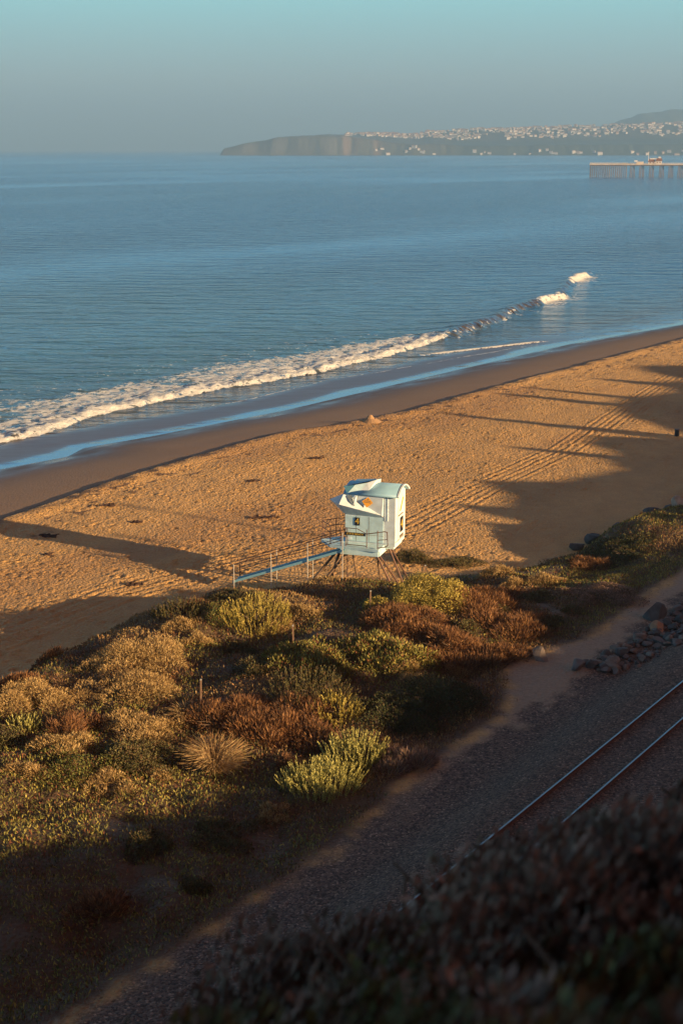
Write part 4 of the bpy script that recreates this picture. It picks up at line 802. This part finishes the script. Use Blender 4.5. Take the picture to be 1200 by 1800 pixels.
lump('boulder', 'pinkish boulder at the right frame edge beside the pale boulder', 'boulder', 88.6, 36.3, .7, .6, .5, PALER, 485, 3, sink=.05)
for i, (s_, n_, z_) in enumerate(((85.4, 38.2, .6), (84.0, 38.6, .6), (87.6, 38.0, .7), (82.2, 39.2, .5), (80.2, 39.9, .45), (78.6, 40.3, .4), (86.3, 37.9, .6))):
    lump('boulder', 'dark shaded boulder along the right dune toe beside the beach', 'boulder', s_, n_, z_ * 1.5, z_ * 1.1, z_, ROCK[1], 490 + i, 3, group='dark boulders along the right dune toe')
SANDM = mat('damp_sand_heap', (.36, .22, .115), .9, nscale=6, bump=.4, bscale=12)
hp = empty('sand_castle', (*XY(105.4, 75.6), ground(105.4, 75.6))); tag(hp, 'small weathered sand castle on the berm line', 'sand castle')
hp.scale = (1.0, 1.0, .62)
bm = bmesh.new(); bmesh.ops.create_cone(bm, cap_ends=True, segments=14, radius1=.95, radius2=.45, depth=.5, matrix=Matrix.Translation((0, 0, .2))); obj('base', bm, SANDM, hp)
bm = bmesh.new(); bmesh.ops.create_cone(bm, cap_ends=True, segments=10, radius1=.42, radius2=.16, depth=.55, matrix=Matrix.Translation((-.1, 0, .70))); obj('tower', bm, SANDM, hp)
lump('sand_block', 'pale broken sand block on the dune edge by the ramp foot', 'sand block', 57.4, 50.4, 1.15, .6, .42, mat('pale_sand_clod', (.45, .31, .18), .95, nscale=5, bump=.6, bscale=7), 500, 3, .6, sink=.2)
bin_ = empty('beach_barrel', (*XY(117.0, 50.6), ground(117, 50.6))); bin_.scale = (.75, .75, .7); tag(bin_, 'small dark rubbish barrel on the shaded sand at right edge', 'barrel')
bm = bmesh.new(); tube(bm, (0, 0, 0), (0, 0, .85), .29, seg=16); obj('body', bm, SGN, bin_); bm = bmesh.new(); tube(bm, (0, 0, .85), (0, 0, .9), .31, seg=16); obj('rim', bm, PIPE, bin_)
# ------------------------------------------------------------------ what stands on the bluff out of frame and casts the long shadows
def cypress(s_t, n_t, w, zb=2.4, top=0):
    """a tree on the bluff whose shadow tip falls at (s_t, n_t)"""
    s = s_t - SLOPE_S * (n_t - RN); H = zb + (n_t - RN) * TS; z0 = ground(s, RN); h = H - z0
    if h < 1.5: return
    x, y = XY(s, RN); r = np.random.default_rng(int(s_t * 7)); root = empty('cypress_tree', (x, y, z0 - .2))
    tag(root, 'slender dark cypress on the bluff casting a long shadow over the beach', 'tree', 'cypresses on the bluff')
    N = 2600; u = r.random(N) ** .8; th = r.uniform(0, 6.283, N); R = w * (1 - u) ** .75 * r.uniform(.4, 1, N)
    P = np.stack([R * np.cos(th), R * np.sin(th), .5 + u * (h - .5)], 1); D = np.stack([np.cos(th), np.sin(th), np.full(N, .9)], 1)
    v, c2 = blades(P, D, r.uniform(.25, .5, N), r.uniform(.06, .11, N), PAL['dkgreen'], r); mesh_np('crown', v, np.arange(len(v)).reshape(-1, 4), LEAF, root, cols=c2)
    bm = bmesh.new(); tube(bm, (0, 0, -.3), (0, 0, h * .9), .18, .04, 7); obj('trunk', bm, BARK, root)
for a in ((113.3, 74, 1.0), (126.2, 75.5, .8), (131.3, 74.5, .55), (141.5, 71.5, .9), (149.5, 73, 1.2), (83.6, 55, .7), (91, 56.5, .5), (104, 60, .5), (155, 72, 1.4)): cypress(*a)
for a in ((46.0, 44.0, 1.0),): cypress(*a, zb=4.1)
def pole(s_t, n_t, label):
    s = s_t - SLOPE_S * (n_t - RN); H = 2.4 + (n_t - RN) * TS; z0 = ground(s, RN); x, y = XY(s, RN); root = empty('utility_pole', (x, y, z0)); tag(root, label, 'pole')
    bm = bmesh.new(); tube(bm, (0, 0, -.5), (0, 0, H - z0), .17, .13, 8); obj('post', bm, BARK, root)
    bm = bmesh.new(); box(bm, (0, 0, H - z0 - .6), (.12, 1.4, .12)); obj('crossarm', bm, BARK, root)
pole(69.0, 74, 'utility pole on the bluff whose thin shadow reaches the berm'); pole(63.2, 68, 'shorter utility pole on the bluff shading the sand by the ramp')
